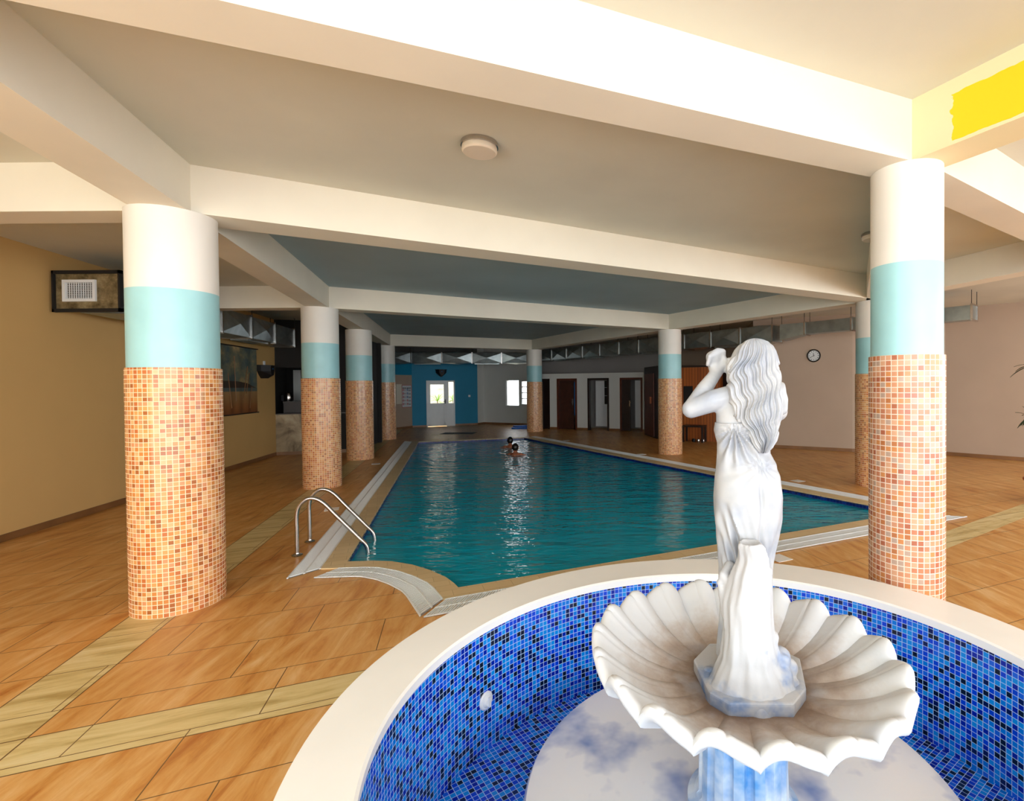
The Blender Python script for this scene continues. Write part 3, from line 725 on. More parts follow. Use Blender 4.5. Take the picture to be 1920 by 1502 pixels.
# dress
dress = [(792, 1341, 1449, 1.9, .070), (806, 1339, 1449, 1.9, .073), (815, 1341, 1446, 1.9, .072), (830, 1345, 1442, 1.9, .070), (845, 1345, 1441, 1.9, .070), (867, 1344, 1453, 1.895, .078), (900, 1340.5, 1462, 1.89, .090),
         (933, 1339, 1466, 1.885, .098), (967, 1340, 1464, 1.885, .096), (1000, 1344, 1458, 1.89, .088), (1033, 1348, 1450, 1.9, .078), (1066, 1350, 1447, 1.905, .072), (1110, 1349, 1446, 1.905, .07),
         (1160, 1350, 1446, 1.905, .072), (1230, 1345, 1455, 1.905, .075)]
def dressdisp(t, y):
    s = math.sin(t); c = math.cos(t); x = c; back = max(0, -s)
    d = 0
    k1 = math.exp(-((y - 835) / 34) ** 2); ang = math.atan2(y - 797, (x + .42) * 62)        # folds fanning from the knot on the left
    d += .0065 * k1 * back ** .5 * math.sin(ang * 17) * (1 if x < .35 else .4)
    k2 = math.exp(-((y - 878) / 26) ** 2); ang2 = math.atan2(y - 866, (x - .28) * 62)
    d += .0016 * k2 * back ** .5 * math.sin(ang2 * 15)
    d -= .012 * math.exp(-((x - .18) / .07) ** 2) * max(0, min(1, (y - 885) / 40)) * max(0, 1 - (y - 885) / 150) * back       # cleft
    if y > 930:                                                                             # long drape sweeping from the left hip to the right knee
        g = min(1, (y - 930) / 60); line = x - (-.72 + (y - 930) / 170)
        d += .007 * g * math.exp(-(line / .10) ** 2) * back - .008 * g * math.exp(-((line + .16) / .10) ** 2) * back
        d += .0045 * g * math.sin((x - (y - 930) / 260) * 26) * (1 if line < 0 else .25) * back ** .5
    d += .0025 * math.sin(9 * t + y / 24) * min(1, max(0, (y - 900) / 100))
    return d * 1.6
ys = [792 + 3 * i for i in range(147)]
finish('dress', loft(dress, ys, 220, dressdisp, 2.15), 'statue', st, True)
# hair
hair = [(634.5, 1413, 1419, 1.885, .004), (637, 1402, 1431, 1.885, .022), (641, 1396, 1440, 1.885, .036), (650, 1388, 1449, 1.882, .052), (660, 1382, 1454, 1.88, .062), (672, 1376, 1457, 1.878, .07), (686, 1369, 1460, 1.875, .074), (700, 1367, 1461, 1.87, .074), (716, 1367, 1463, 1.865, .07),
        (735, 1368, 1467, 1.86, .062), (750, 1370, 1472, 1.855, .06), (766, 1371, 1474, 1.85, .057), (780, 1378, 1472, 1.845, .054), (792, 1388, 1462, 1.84, .051), (807, 1403, 1457, 1.835, .047), (825, 1412, 1451, 1.832, .042), (838, 1417, 1443, 1.83, .036), (846, 1423, 1436, 1.83, .024), (850, 1428, 1431, 1.83, .006)]
def hairdisp(t, y):
    s = math.sin(t); c = math.cos(t); e = min(1, max(0, (y - 645) / 40)); sw = c + .10 * math.sin(y / 15.0 + 2.0 * c) * e + .05 * math.sin(y / 7.0 + 5 * c) * e
    k = .6 + .4 * math.sin(y / 21.0 + 4 * c)
    fine = .0026 * math.sin(sw * 58) + .0018 * math.sin(sw * 31 + 1.3); coarse = .0055 * math.sin(sw * 12.0 + .8) * k
    bulge = .004 * math.sin(y / 17.0 + 3.1 * c)
    return (fine * 1.5 + coarse * 1.35 + bulge) * (.25 + .75 * e)
ys = [634.5 + 1.45 * i for i in range(149)]
finish('hair', loft(hair, ys, 420, hairdisp, 2.05), 'statue', st, True)
bm = bmesh.new()                                                      # loose lock curling forward at her cheek
for k in range(5):
    o_ = k * 3.2; tube(bm, smoothpath([P(1392 - o_, 664 + o_, 1.87), P(1374 - o_ * .3, 676 + o_, 1.87), P(1366 + o_ * .4, 692 + o_ * .5, 1.875), P(1374 + o_, 708, 1.87), P(1382 + o_ * 1.2, 728, 1.85), P(1376 + o_ * 1.4, 748, 1.84), P(1384 + o_, 770, 1.835), P(1386 + o_ * 1.5, 792, 1.835)], 7), .0085, 8)
finish('hair_lock', remesh(bm, .004, 2, .4), 'statue', st, True)
# stump and plinth
def stumpdisp(t, y):
    return .004 * math.sin(5 * t + y / 60) + .003 * math.sin(11 * t - y / 35) + .0018 * math.sin(23 * t + y / 50)
stump = [(1016, 1387, 1427, 1.745, .04), (1024, 1385, 1432, 1.75, .046), (1045, 1386, 1438, 1.755, .05), (1080, 1372, 1446, 1.765, .058), (1130, 1357, 1449, 1.775, .07), (1180, 1358, 1450, 1.78, .078), (1230, 1352, 1458, 1.785, .088), (1262, 1338, 1480, 1.785, .105), (1290, 1322, 1498, 1.785, .13), (1312, 1316, 1502, 1.785, .14)]
bm = loft(stump, [1016 + 4 * i for i in range(75)], 96, stumpdisp)
def addm(bm, b):
    m_ = bpy.data.meshes.new('t'); b.to_mesh(m_); b.free(); bm.from_mesh(m_); bpy.data.meshes.remove(m_)
limb(bm, P(1374, 1100, 1.80), P(1356, 1078, 1.81), .03, .018, 6); limb(bm, P(1356, 1078, 1.81), P(1368, 1062, 1.84), .016, .022, 4)
limb(bm, P(1350, 1092, 1.81), P(1372, 1150, 1.8), .014, .04, 6)
for p in ((1438, 1072, 1.79, .022), (1437, 1100, 1.80, .02), (1445, 1195, 1.79, .03), (1462, 1232, 1.8, .04), (1478, 1252, 1.81, .036), (1466, 1268, 1.76, .04), (1340, 1290, 1.79, .04), (1330, 1268, 1.86, .036), (1480, 1290, 1.78, .045)): ball(bm, P(*p[:3]), p[3], 2)
for p in ((1474, 1250, 1.74),):
    q = P(*p); ball(bm, q + Vector((0, .026, 0)), (.027, .014, .032), 2)
b2 = remesh(bm, .006, 3, .5)
for v in b2.verts:                                                    # sawn hollow of the stump top and rings of the knots
    for p, r_, dd in (((1406, 1017, 1.745), .032, .030),):
        q = P(*p); l_ = (v.co - q).length
        if l_ < r_: v.co.z -= dd * (1 - (l_ / r_) ** 2)
    for p in ((1352, 1246, 1.70), (1474, 1250, 1.725)):
        q = P(*p); l_ = (v.co - q).length
        if l_ < .03: v.co.y += .003 * math.cos(l_ * 260)
finish('tree_stump', b2, 'stump', st, True, label='rough sawn tree stump with blue wash')
bm = bmesh.new(); oc = [(1300, 1238, 1.93), (1330, 1312, 1.72), (1368, 1330, 1.655), (1489, 1326, 1.65), (1512, 1288, 1.74), (1500, 1240, 1.93), (1440, 1215, 2.05), (1330, 1215, 2.05)]
pts = []
for x, y, Y in oc: q = P(x, y, Y); pts.append((q.x, q.y))
bmesh.ops.create_cube(bm, size=.001); bm.clear(); prism(bm, pts, .0, .05)
bmesh.ops.bevel(bm, geom=bm.edges[:], offset=.010, segments=3, affect='EDGES', profile=.6)
for v in bm.verts:
    c_ = Vector((.0, .0)); 
    if v.co.z > .045: v.co.z += .004 * noise.noise(v.co * 20)
finish('plinth', bm, 'stump', st, False, label='eight sided plinth washed with blue')

# ------------------------------------------------------------------ pool ladder
fa = G(557, 1041.5); nl = Vector((.955, .295, 0)); rowd = Vector((-.295, .955, 0))
lad = thing('pool_ladder', 'chrome pool ladder with two curved handrails at the left edge of the pool', 'ladder', (fa.x, fa.y, 0))
prof = [(0, .0), (0, .22), (0, .40), (.025, .50), (.09, .565), (.17, .565), (.25, .51), (.35, .39), (.46, .26), (.56, .14), (.63, .055), (.655, -.03), (.66, -.2), (.66, -.9)]
for s in (0, .47):
    bm = bmesh.new(); tube(bm, smoothpath([rowd * s + nl * a + Vector((0, 0, z)) for a, z in prof], 6), .02, 14); finish('handrail', bm, 'steel', lad, True)
    bm = bmesh.new(); lathe(bm, [(.0, .0), (.05, 0), (.052, .006), (.04, .014), (.024, .02), (.022, .03)], 28); o = finish('flange', bm, 'steel', lad, True); o.location = rowd * s
for k in range(3):
    bm = bmesh.new(); mt, L = frame2((0, 0), (rowd.x * .47, rowd.y * .47)); box(bm, .0, L, -.04, .04, -.012, .012, mt); o = finish('rung', bm, 'steel', lad); o.location = nl * .66 + Vector((0, 0, -.28 - .26 * k))

# ------------------------------------------------------------------ swimmers
def swimmer(px, py, label, turn):
    p = G(px, py, -.055); root = thing('person', label, 'person', (p.x, p.y, -.005)); root.rotation_euler = (0, 0, turn)
    bm = bmesh.new(); ball(bm, (0, 0, .135), (.074, .09, .108)); ball(bm, (0, .03, .085), (.055, .06, .06)); limb(bm, (0, -.01, .06), (0, -.02, -.04), .05, .055, 5)
    limb(bm, (-.15, -.02, -.05), (.15, -.02, -.05), .06, .06, 7); limb(bm, (0, -.03, -.10), (0, -.12, -.48), .14, .11, 7)
    limb(bm, (0, .085, .125), (0, .102, .100), .010, .014, 3)
    for s in (-1, 1):
        ball(bm, (s * .078, -.002, .125), (.012, .02, .03), 2); ball(bm, (s * .03, .082, .138), (.014, .01, .009), 2)
        limb(bm, (s * .18, -.02, -.055), (s * .34, .1, -.11), .045, .04, 6); limb(bm, (s * .34, .1, -.11), (s * .20, .34, -.11), .038, .027, 6); ball(bm, (s * .17, .39, -.11), (.04, .05, .018), 2)
        for k in range(4): limb(bm, (s * (.145 + .018 * k), .42, -.11), (s * (.14 + .018 * k), .485 - .006 * k, -.12), .0095, .0075, 4)
        limb(bm, (s * .14, .38, -.11), (s * .105, .42, -.11), .011, .009, 3)
        limb(bm, (s * .08, -.14, -.5), (s * .12, -.42, -.62), .085, .06, 6); limb(bm, (s * .12, -.42, -.62), (s * .14, -.82, -.68), .055, .035, 6)
    finish('body', remesh(bm, .011, 3, .5), 'skin', root, True)
    bm = bmesh.new(); ball(bm, (0, -.012, .148), (.083, .095, .108), 3); bmesh.ops.delete(bm, geom=[v for v in bm.verts if v.co.y > .05 and v.co.z < .20 or v.co.z < .062], context='VERTS')
    for v in bm.verts: v.co += Vector((noise.noise(v.co * 60), noise.noise(v.co * 55 + Vector((9, 0, 0))), 0)) * .004
    finish('hair', bm, 'hairdark', root, True, label='short dark wet hair')
swimmer(956.5, 838.5, 'dark haired swimmer farther away in the pool, only head and shoulders above the water', .3)
swimmer(966.5, 853, 'dark haired swimmer nearer the camera in the pool, head just above the glittering water', -.2)

# ------------------------------------------------------------------ ceiling lamps
def lamp(px, py, label):
    p = G(px, py, ZC); root = thing('ceiling_lamp', label, 'ceiling lamp', (p.x, p.y, ZC), 'round ceiling lamps')
    bm = bmesh.new(); lathe(bm, [(0, 0), (.128, 0), (.13, -.004), (.13, -.03), (.12, -.032), (0, -.032)], 48); finish('lamp_base', bm, 'steel', root, True)
    bm = bmesh.new(); lathe(bm, [(.118, -.028), (.122, -.035), (.122, -.062), (.112, -.072), (.06, -.076), (0, -.077)], 48); finish('lamp_shade', bm, 'lampwhite', root, True)
lamp(899, 268, 'round opal ceiling lamp in the middle of the bay nearest the pool ladder')
lamp(1638, 438, 'round ceiling lamp just peeking out behind the slim front pillar')

# ------------------------------------------------------------------ ventilation ducts
def duct(pts, zt, hw, label, m='galv', segL=1.15, cross=True, vents=True, hang=True):
    """rectangular duct along plan polyline: pts (x, y, width, height)"""
    o0 = Vector((pts[0][0], pts[0][1], 0)); root = thing('ventilation_duct', label, 'ventilation duct', o0)
    for (x0, y0, w0, h0), (x1, y1, w1, h1) in zip(pts, pts[1:]):
        L = math.hypot(x1 - x0, y1 - y0); n = max(1, round(L / segL)); d = Vector(((x1 - x0) / L, (y1 - y0) / L, 0)); s = Vector((-d.y, d.x, 0))
        for k in range(n):
            ta, tb = k / n, (k + 1) / n; a = Vector((x0, y0, 0)).lerp(Vector((x1, y1, 0)), ta) - o0; b = Vector((x0, y0, 0)).lerp(Vector((x1, y1, 0)), tb) - o0
            wa, wb = w0 + (w1 - w0) * ta, w0 + (w1 - w0) * tb; ha, hb = h0 + (h1 - h0) * ta, h0 + (h1 - h0) * tb
            bm = bmesh.new()
            A = [bm.verts.new(a + s * e * wa / 2 + Vector((0, 0, z))) for e, z in ((-1, zt), (1, zt), (1, zt - ha), (-1, zt - ha))]
            B = [bm.verts.new(b + s * e * wb / 2 + Vector((0, 0, z))) for e, z in ((-1, zt), (1, zt), (1, zt - hb), (-1, zt - hb))]
            for i in range(4):
                j = (i + 1) % 4; q = [A[i], A[j], B[j], B[i]]; c_ = sum((v.co for v in q), Vector()) / 4
                nn_ = (q[1].co - q[0].co).cross(q[3].co - q[0].co).normalized(); mid = (a + b) / 2 + Vector((0, 0, zt - (ha + hb) / 4))
                if nn_.dot(c_ - mid) < 0: nn_ = -nn_
                cv = bm.verts.new(c_ + nn_ * (.055 if cross else .004))      # cross-broken sheet
                for u, v in zip(q, q[1:] + q[:1]): bm.faces.new((u, v, cv))
            bm.faces.new(A); bm.faces.new(B[::-1]); finish('duct_section', bm, m, root)
            bm = bmesh.new(); mt = Matrix.Identity(4); mt[0][0], mt[1][0] = d.x, d.y; mt[0][1], mt[1][1] = s.x, s.y; mt.translation = b
            wf, hf = wb / 2 + .025, .025
            for (y0_, y1_, z0_, z1_) in ((-wf, wf, zt - .005, zt + hf), (-wf, wf, zt - hb - hf, zt - hb + .005), (-wf, -wb / 2 + .005, zt - hb, zt), (wb / 2 - .005, wf, zt - hb, zt)): box(bm, -.018, .018, y0_, y1_, z0_, z1_, mt)
            finish('flange', bm, 'steel' if m == 'galv' else 'black', root)
            if hang and k % 2 == 0:
                for e in (-1, 1):
                    bm = bmesh.new(); h_ = b + s * e * (wb / 2 + .015); tube(bm, [h_ + Vector((0, 0, zt)), h_ + Vector((0, 0, ZC - .001))], .006, 6); finish('hanger_rod', bm, 'black', root)
            if vents and k % 2 == 1:
                bm = bmesh.new(); c_ = (a + b) / 2; box(bm, -L / n * .42, L / n * .42, -wb * .3, wb * .3, zt - hb - .05, zt - hb - .01, Matrix.Translation(c_ - b) @ mt); finish('air_grille', bm, 'galv', root)
    return root
ZT = 3.15
duct([(-6.57, 6.58, .55, .45), (-8.02, 12.4, .5, .42)], ZT, 0, 'galvanised air duct running along the left wall behind the near left pillar')
duct([(-8.9, 19.7, .45, .40), (-3.2, 20.75, .45, .40)], 3.05, 0, 'bright galvanised duct hanging in front of the blue wall above the white door', segL=1.25)
duct([(-2.75, 21.0, .4, .40), (.52, 16.9, .4, .41), (2.36, 14.6, .42, .41), (4.2, 12.45, .42, .40)], ZT, 0, 'long galvanised duct along the right side above the cabins and sauna', segL=1.0)
duct([(4.32, 12.34, .40, .38), (4.75, 11.95, .32, .27), (6.9, 9.45, .32, .27)], ZT, 0, 'narrow end of galvanised duct in front of the clock wall', segL=1.3, cross=False)
# end grille box of the left duct
dv = (Vector((-8.02, 12.4)) - Vector((-6.56, 6.5))).normalized()
gr = thing('duct_end_box', 'stained duct end box with white air grille on the left wall', 'air vent', (-6.5, 6.3, 0))
bm = bmesh.new(); box(bm, -.39, .42, -.02, .05, 2.70, 3.155); finish('box_front', bm, 'galvdirty', gr)
bm = bmesh.new()
for (x0, x1, z0, z1) in ((-.41, .44, 3.145, 3.185), (-.41, .44, 2.67, 2.71), (-.41, -.385, 2.67, 3.185), (.415, .44, 2.67, 3.185)): box(bm, x0, x1, -.05, 0, z0, z1)
finish('flange', bm, 'black', gr)
bm = bmesh.new(); gx0, gx1, gz0, gz1 = -.285, .125, 2.80, 3.07
for (x0, x1, z0, z1) in ((gx0, gx1, gz1 - .035, gz1), (gx0, gx1, gz0, gz0 + .035), (gx0, gx0 + .035, gz0 + .035, gz1 - .035), (gx1 - .035, gx1, gz0 + .035, gz1 - .035)): box(bm, x0, x1, -.045, -.02, z0, z1)
for k in range(12): x = gx0 + .045 + k * .029; box(bm, x, x + .005, -.032, -.022, gz0 + .02, gz1 - .02)
for k in range(9): z = gz0 + .045 + k * .022; box(bm, gx0 + .02, gx1 - .02, -.03, -.021, z, z + .005)
finish('grille', bm, 'pvc', gr, label='white grille'); bm = bmesh.new(); box(bm, gx0 + .03, gx1 - .03, -.0215, -.0205, gz0 + .03, gz1 - .03); finish('grille_back', bm, 'dark', gr)

# ------------------------------------------------------------------ things on the left wall
def wallframe(p0, p1, px, py, out=.0, sgn=1):
    q = ONW(px, py, p0, p1); d = Vector((p1[0] - p0[0], p1[1] - p0[1], 0)).normalized(); nrm = Vector((d.y, -d.x, 0)) * sgn; q = q + nrm * out
    m = Matrix.Identity(4)
    for i in range(3): m[i][0] = d[i]; m[i][1] = -nrm[i]; m[i][2] = (0, 0, 1)[i]; m[i][3] = q[i]
    return m    # local x along the wall, local -y out into the room
def onwall(name, label, cat, m, group=None):
    o = bpy.data.objects.new(name, None); COL.objects.link(o); o.matrix_world = m; return tag(o, label, cat, group)
W = (WL0, WL1)
m = wallframe(*W, 479, 773, .02); sR = wpos(479, 773, *W); sL = wpos(421, 781, *W); wb_ = (sR[0] - sL[0]) + .35; hb_ = wpos(477, 655, *W)[1] - sR[1]
ban = onwall('wall_banner', 'hanging cloth banner with a beach picture on the left wall, between two pillars', 'banner', m)
bm = bmesh.new(); nx, nz = 40, 20; gv = [[bm.verts.new((-wb_ + wb_ * i / nx, -.02 - .012 * math.sin(i * .7) * (1 - j / nz * .5), .0 + hb_ * j / nz)) for i in range(nx + 1)] for j in range(nz + 1)]
for j in range(nz):
    for i in range(nx): bm.faces.new((gv[j][i], gv[j][i + 1], gv[j + 1][i + 1], gv[j + 1][i]))
finish('cloth', bm, 'banner', ban, True, lambda f: [((l.vert.co.x + wb_) / wb_, l.vert.co.z / hb_) for l in f.loops], recalc=False)
for z in (0, hb_): bm = bmesh.new(); tube(bm, [(-wb_ - .05, -.025, z), (.05, -.025, z)], .014, 10); finish('rod', bm, 'darkwood', ban, True)
bm = bmesh.new()
for (x0, z0, x1, z1) in ((-.52, .22, -.36, .72), (-.42, .3, -.30, .62), (-.76, .2, -.80, .85), (-.30, .08, -.22, .4), (-.9, .1, -1.0, .6)):
    tube(bm, [(x0 * wb_ / 1.3, -.036, z0 * hb_), (x1 * wb_ / 1.3, -.036, z1 * hb_)], .007, 5)
finish('printed_reeds', bm, 'skirt', ban)
def speaker(m, label):
    sp = onwall('wall_speaker', label, 'speaker', m, 'black wall speakers')
    bm = bmesh.new(); prism(bm, [(-.24, .0), (-.24, -.10), (-.12, -.27), (.12, -.27), (.24, -.10), (.24, 0)], -.02, .0)
    finish('shelf', bm, 'black', sp)
    bm = bmesh.new(); top = [(-.22, .0), (-.22, -.09), (-.11, -.25), (.11, -.25), (.22, -.09), (.22, 0)]
    R = [[bm.verts.new((x * k, y * (1 if k > .5 else .6), z)) for x, y in top] for k, z in ((1, -.02), (.95, -.14), (.55, -.23), (.08, -.31))]
    for a, b in zip(R, R[1:]):
        for i in range(6): bm.faces.new((a[i], a[(i + 1) % 6], b[(i + 1) % 6], b[i]))
    bm.faces.new(R[0]); bm.faces.new(R[-1][::-1]); finish('cabinet', bm, 'black', sp)
    bm = bmesh.new(); box(bm, -.03, .03, -.258, -.252, -.10, -.07); finish('badge', bm, 'bluep', sp, label='small blue badge')
    return sp
speaker(wallframe(*W, 489, 685, .0), 'black speaker on the left wall beside the beach banner')
bm = bmesh.new(); m = wallframe(*W, 494, 681, .0); box(bm, -.03, .03, -.03, 0, -.05, .05); o = finish('wall_socket', bm, 'pvc', None, label='small white socket above the black speaker on the left wall', cat='socket'); o.matrix_world = m
# inside the hatch: white frame, chrome dispenser on a dark counter
hb = d0 + nn * 2.15
hp0 = tuple(d0 + nn * 1.9); hp1 = tuple(d1 + nn * 1.9)
m = wallframe(hp0, hp1, 558, 733, 0); q = m.translation; bm = bmesh.new(); z1 = ONW(558, 694, hp0, hp1).z; z0 = ONW(558, 772, hp0, hp1).z; ww = (ONW(565, 733, hp0, hp1) - ONW(551, 733, hp0, hp1)).length
box(bm, -ww / 2, ww / 2, -.05, 0, z0 - q.z, z1 - q.z); o = finish('white_panel', bm, 'whitewall', None, label='tall white panel standing inside the dark hatch of the counter wall', cat='panel'); o.matrix_world = m
m = wallframe(tuple(d0 + nn * .8), tuple(d1 + nn * .8), 541, 745, 0); o = onwall('drinks_dispenser', 'small chrome dispenser gleaming in the dark counter hatch', 'dispenser', m)
bm = bmesh.new(); lathe(bm, [(0, -.1), (.09, -.1), (.1, -.06), (.1, .1), (.08, .13), (0, .13)], 24); finish('body', bm, 'steel', o, True)
bm = bmesh.new(); box(bm, -.16, -.1, -.05, .05, -.1, .06); finish('side_box', bm, 'black', o)
cz = m.translation.z - .1; bm = bmesh.new(); mt2, L2 = frame2(tuple(d0 + nn * .25), tuple(d1 + nn * .25)); box(bm, .1, L2 - .5, 0, 1.2, cz - .04, cz, mt2); box(bm, .1, L2 - .5, .05, 1.15, 0, cz - .04, mt2)
finish('counter', bm, 'darkwood', None, label='dark counter inside the hatch behind the marble wall', cat='counter')
bm = bmesh.new(); box(bm, 0, (d1 - d0).length, -.02, .22, 1.03, 1.055, frame2(WL1, WM1)[0]); finish('trim_91', bm, 'darkwood', kind='structure')

# ------------------------------------------------------------------ far wall: notices, door, speaker, switch, window
NW = (tuple(Vector(WF0) + Vector((-.6, -1.5))), WF1)
m = wallframe(*NW, 762, 742, .01); p_ = wallframe(*NW, 753, 742).translation; q_ = wallframe(*NW, 771, 742).translation; hw = (q_ - p_).length / 2
zt_ = ONW(762, 722, *NW).z - m.translation.z; zb2 = ONW(762, 764, *NW).z - m.translation.z
sg = onwall('pool_rules_sign', 'white pool rules notice with red and blue symbols, left of the blue wall', 'sign', m)
bm = bmesh.new(); box(bm, -hw, hw, -.012, 0, zb2, zt_); finish('board', bm, 'paper', sg)
bm = bmesh.new()
for x0, x1, z0, z1 in ((-hw, hw, zt_ - .015, zt_), (-hw, hw, zb2, zb2 + .015), (-hw, -hw + .015, zb2, zt_), (hw - .015, hw, zb2, zt_)): box(bm, x0, x1, -.016, -.012, z0, z1)
finish('border', bm, 'red', sg, label='red border')
cu = bpy.data.curves.new('title', 'FONT'); cu.body = 'POOL RULES'; cu.size = hw * .30; cu.align_x = 'CENTER'; cu.extrude = .002; cu.offset = .002
to = bpy.data.objects.new('title', cu); COL.objects.link(to); dg = bpy.context.evaluated_depsgraph_get(); tmesh = bpy.data.meshes.new_from_object(to.evaluated_get(dg)); bpy.data.objects.remove(to)
to = bpy.data.objects.new('title', tmesh); COL.objects.link(to); tmesh.materials.clear(); tmesh.materials.append(MT['ink']); to.parent = sg; to.location = (0, -.016, zt_ - .16); to.rotation_euler = (PI / 2, 0, 0)
H = zt_ - zb2
for r_ in range(5):
    z = zt_ - H * (.22 + .155 * r_)
    for cidx, x in enumerate((-hw * .72, hw * .12)):
        red = cidx == 0 or r_ >= 3; bm = bmesh.new(); mm = Matrix.Translation((x, -.013, z)) @ Matrix.Rotation(PI / 2, 4, 'X')
        lathe(bm, [(.030, 0), (.030, .004), (.043, .004), (.043, 0)], 24, mat=mm)
        if red: box(bm, -.035, .035, -.006, .006, 0, .004, mm @ Matrix.Rotation(PI / 4, 4, 'Z'))
        else: box(bm, -.012, .012, -.02, .02, 0, .004, mm)
        finish('symbol', bm, 'red' if red else 'bluep', sg)
        bm = bmesh.new()
        for k in range(1 if cidx == 0 else 2): box(bm, x + .06, x + .06 + hw * (.32 if cidx == 0 else .5), -.0145, -.012, z - .012 - k * .03, z + .002 - k * .03)
        finish('text_line', bm, 'ink', sg)
m = wallframe(*NW, 748, 739, .008); bm = bmesh.new(); hh_ = (ONW(748, 720, *NW).z - ONW(748, 757, *NW).z) / 2; w2 = hw * .55
box(bm, -w2, w2, -.004, 0, -hh_, hh_); o = finish('paper_notice', bm, MT['cream'], None, label='pale paper notice half hidden behind the far left pillar', cat='notice'); o.matrix_world = m
# door
DW = (WF1, WB1); mt, L = frame2(*DW)
dr = bpy.data.objects.new('door_1', None); COL.objects.link(dr); dr.matrix_world = mt @ Matrix.Translation((ds0, 0, 0)); dr['kind'] = 'structure'
wdt = ds1 - ds0; sw = wdt * .66
bm = bmesh.new()
for x0, x1, z0, z1 in ((0, .05, 0, dz), (wdt - .05, wdt, 0, dz), (0, wdt, dz - .06, dz), (sw + .05, sw + .13, 0, dz), (sw + .1, wdt, 0, .07), (sw + .1, wdt, .92, .99)): box(bm, x0, x1, -.03, .08, z0, z1)
finish('door_frame', bm, 'pvc', dr)
bm = bmesh.new()
for x0, x1, z0, z1 in ((.05, .16, .03, dz - .06), (sw - .06, sw + .05, .03, dz - .06), (.05, sw + .05, dz - .17, dz - .06), (.05, sw + .05, .03, .13), (.05, sw + .05, .90, 1.0)): box(bm, x0, x1, -.02, .05, z0, z1)
finish('door_leaf', bm, 'pvc', dr)
bm = bmesh.new(); box(bm, .15, sw - .05, .0, .03, .12, .91); finish('door_panel', bm, 'pvc', dr); bm = bmesh.new(); box(bm, sw + .12, wdt - .04, .0, .03, .06, .93); finish('side_panel', bm, 'pvc', dr)
bm = bmesh.new(); box(bm, .15, sw - .05, .012, .016, .99, dz - .16); finish('glass_pane', bm, 'glass', dr); bm = bmesh.new(); box(bm, sw + .12, wdt - .04, .012, .016, .98, dz - .05); finish('side_pane', bm, 'glass', dr)
bm = bmesh.new(); box(bm, sw - .02, sw + .01, -.04, -.02, .98, 1.16); box(bm, sw - .10, sw + .01, -.07, -.05, 1.06, 1.08); box(bm, sw - .01, sw + .01, -.07, -.02, 1.06, 1.08); finish('door_handle', bm, 'black', dr)
speaker(wallframe(*DW, 826.5, 693), 'black speaker mounted on the blue wall above the white door')
bm = bmesh.new(); box(bm, -.045, .045, -.012, 0, -.045, .045); o = finish('light_switch', bm, 'pvc', None, label='white light switch on the blue wall right of the door', cat='switch'); o.matrix_world = wallframe(*DW, 880, 742.5)
# window frames
mt, L = frame2(WC, WD)
for nme, (x0, x1, z0, z1), cols, rows in (('window_1', (a0, a1, zb_, za), 1, 1), ('window_2', (b0, b1, zb_ + .06, za - .05), 2, 4)):
    o = bpy.data.objects.new(nme, None); COL.objects.link(o); o.matrix_world = mt; o['kind'] = 'structure'; bm = bmesh.new()
    for c in range(cols + 1): x = x0 + (x1 - x0) * c / cols; box(bm, x - .02, x + .02, .05, .10, z0, z1)
    for r_ in range(rows + 1): z = z0 + (z1 - z0) * r_ / rows; box(bm, x0, x1, .05, .10, z - .016, z + .016)
    finish('window_frame', bm, 'pvc', o); bm = bmesh.new(); box(bm, x0, x1, .07, .074, z0, z1); finish('glass_pane', bm, 'glass', o)
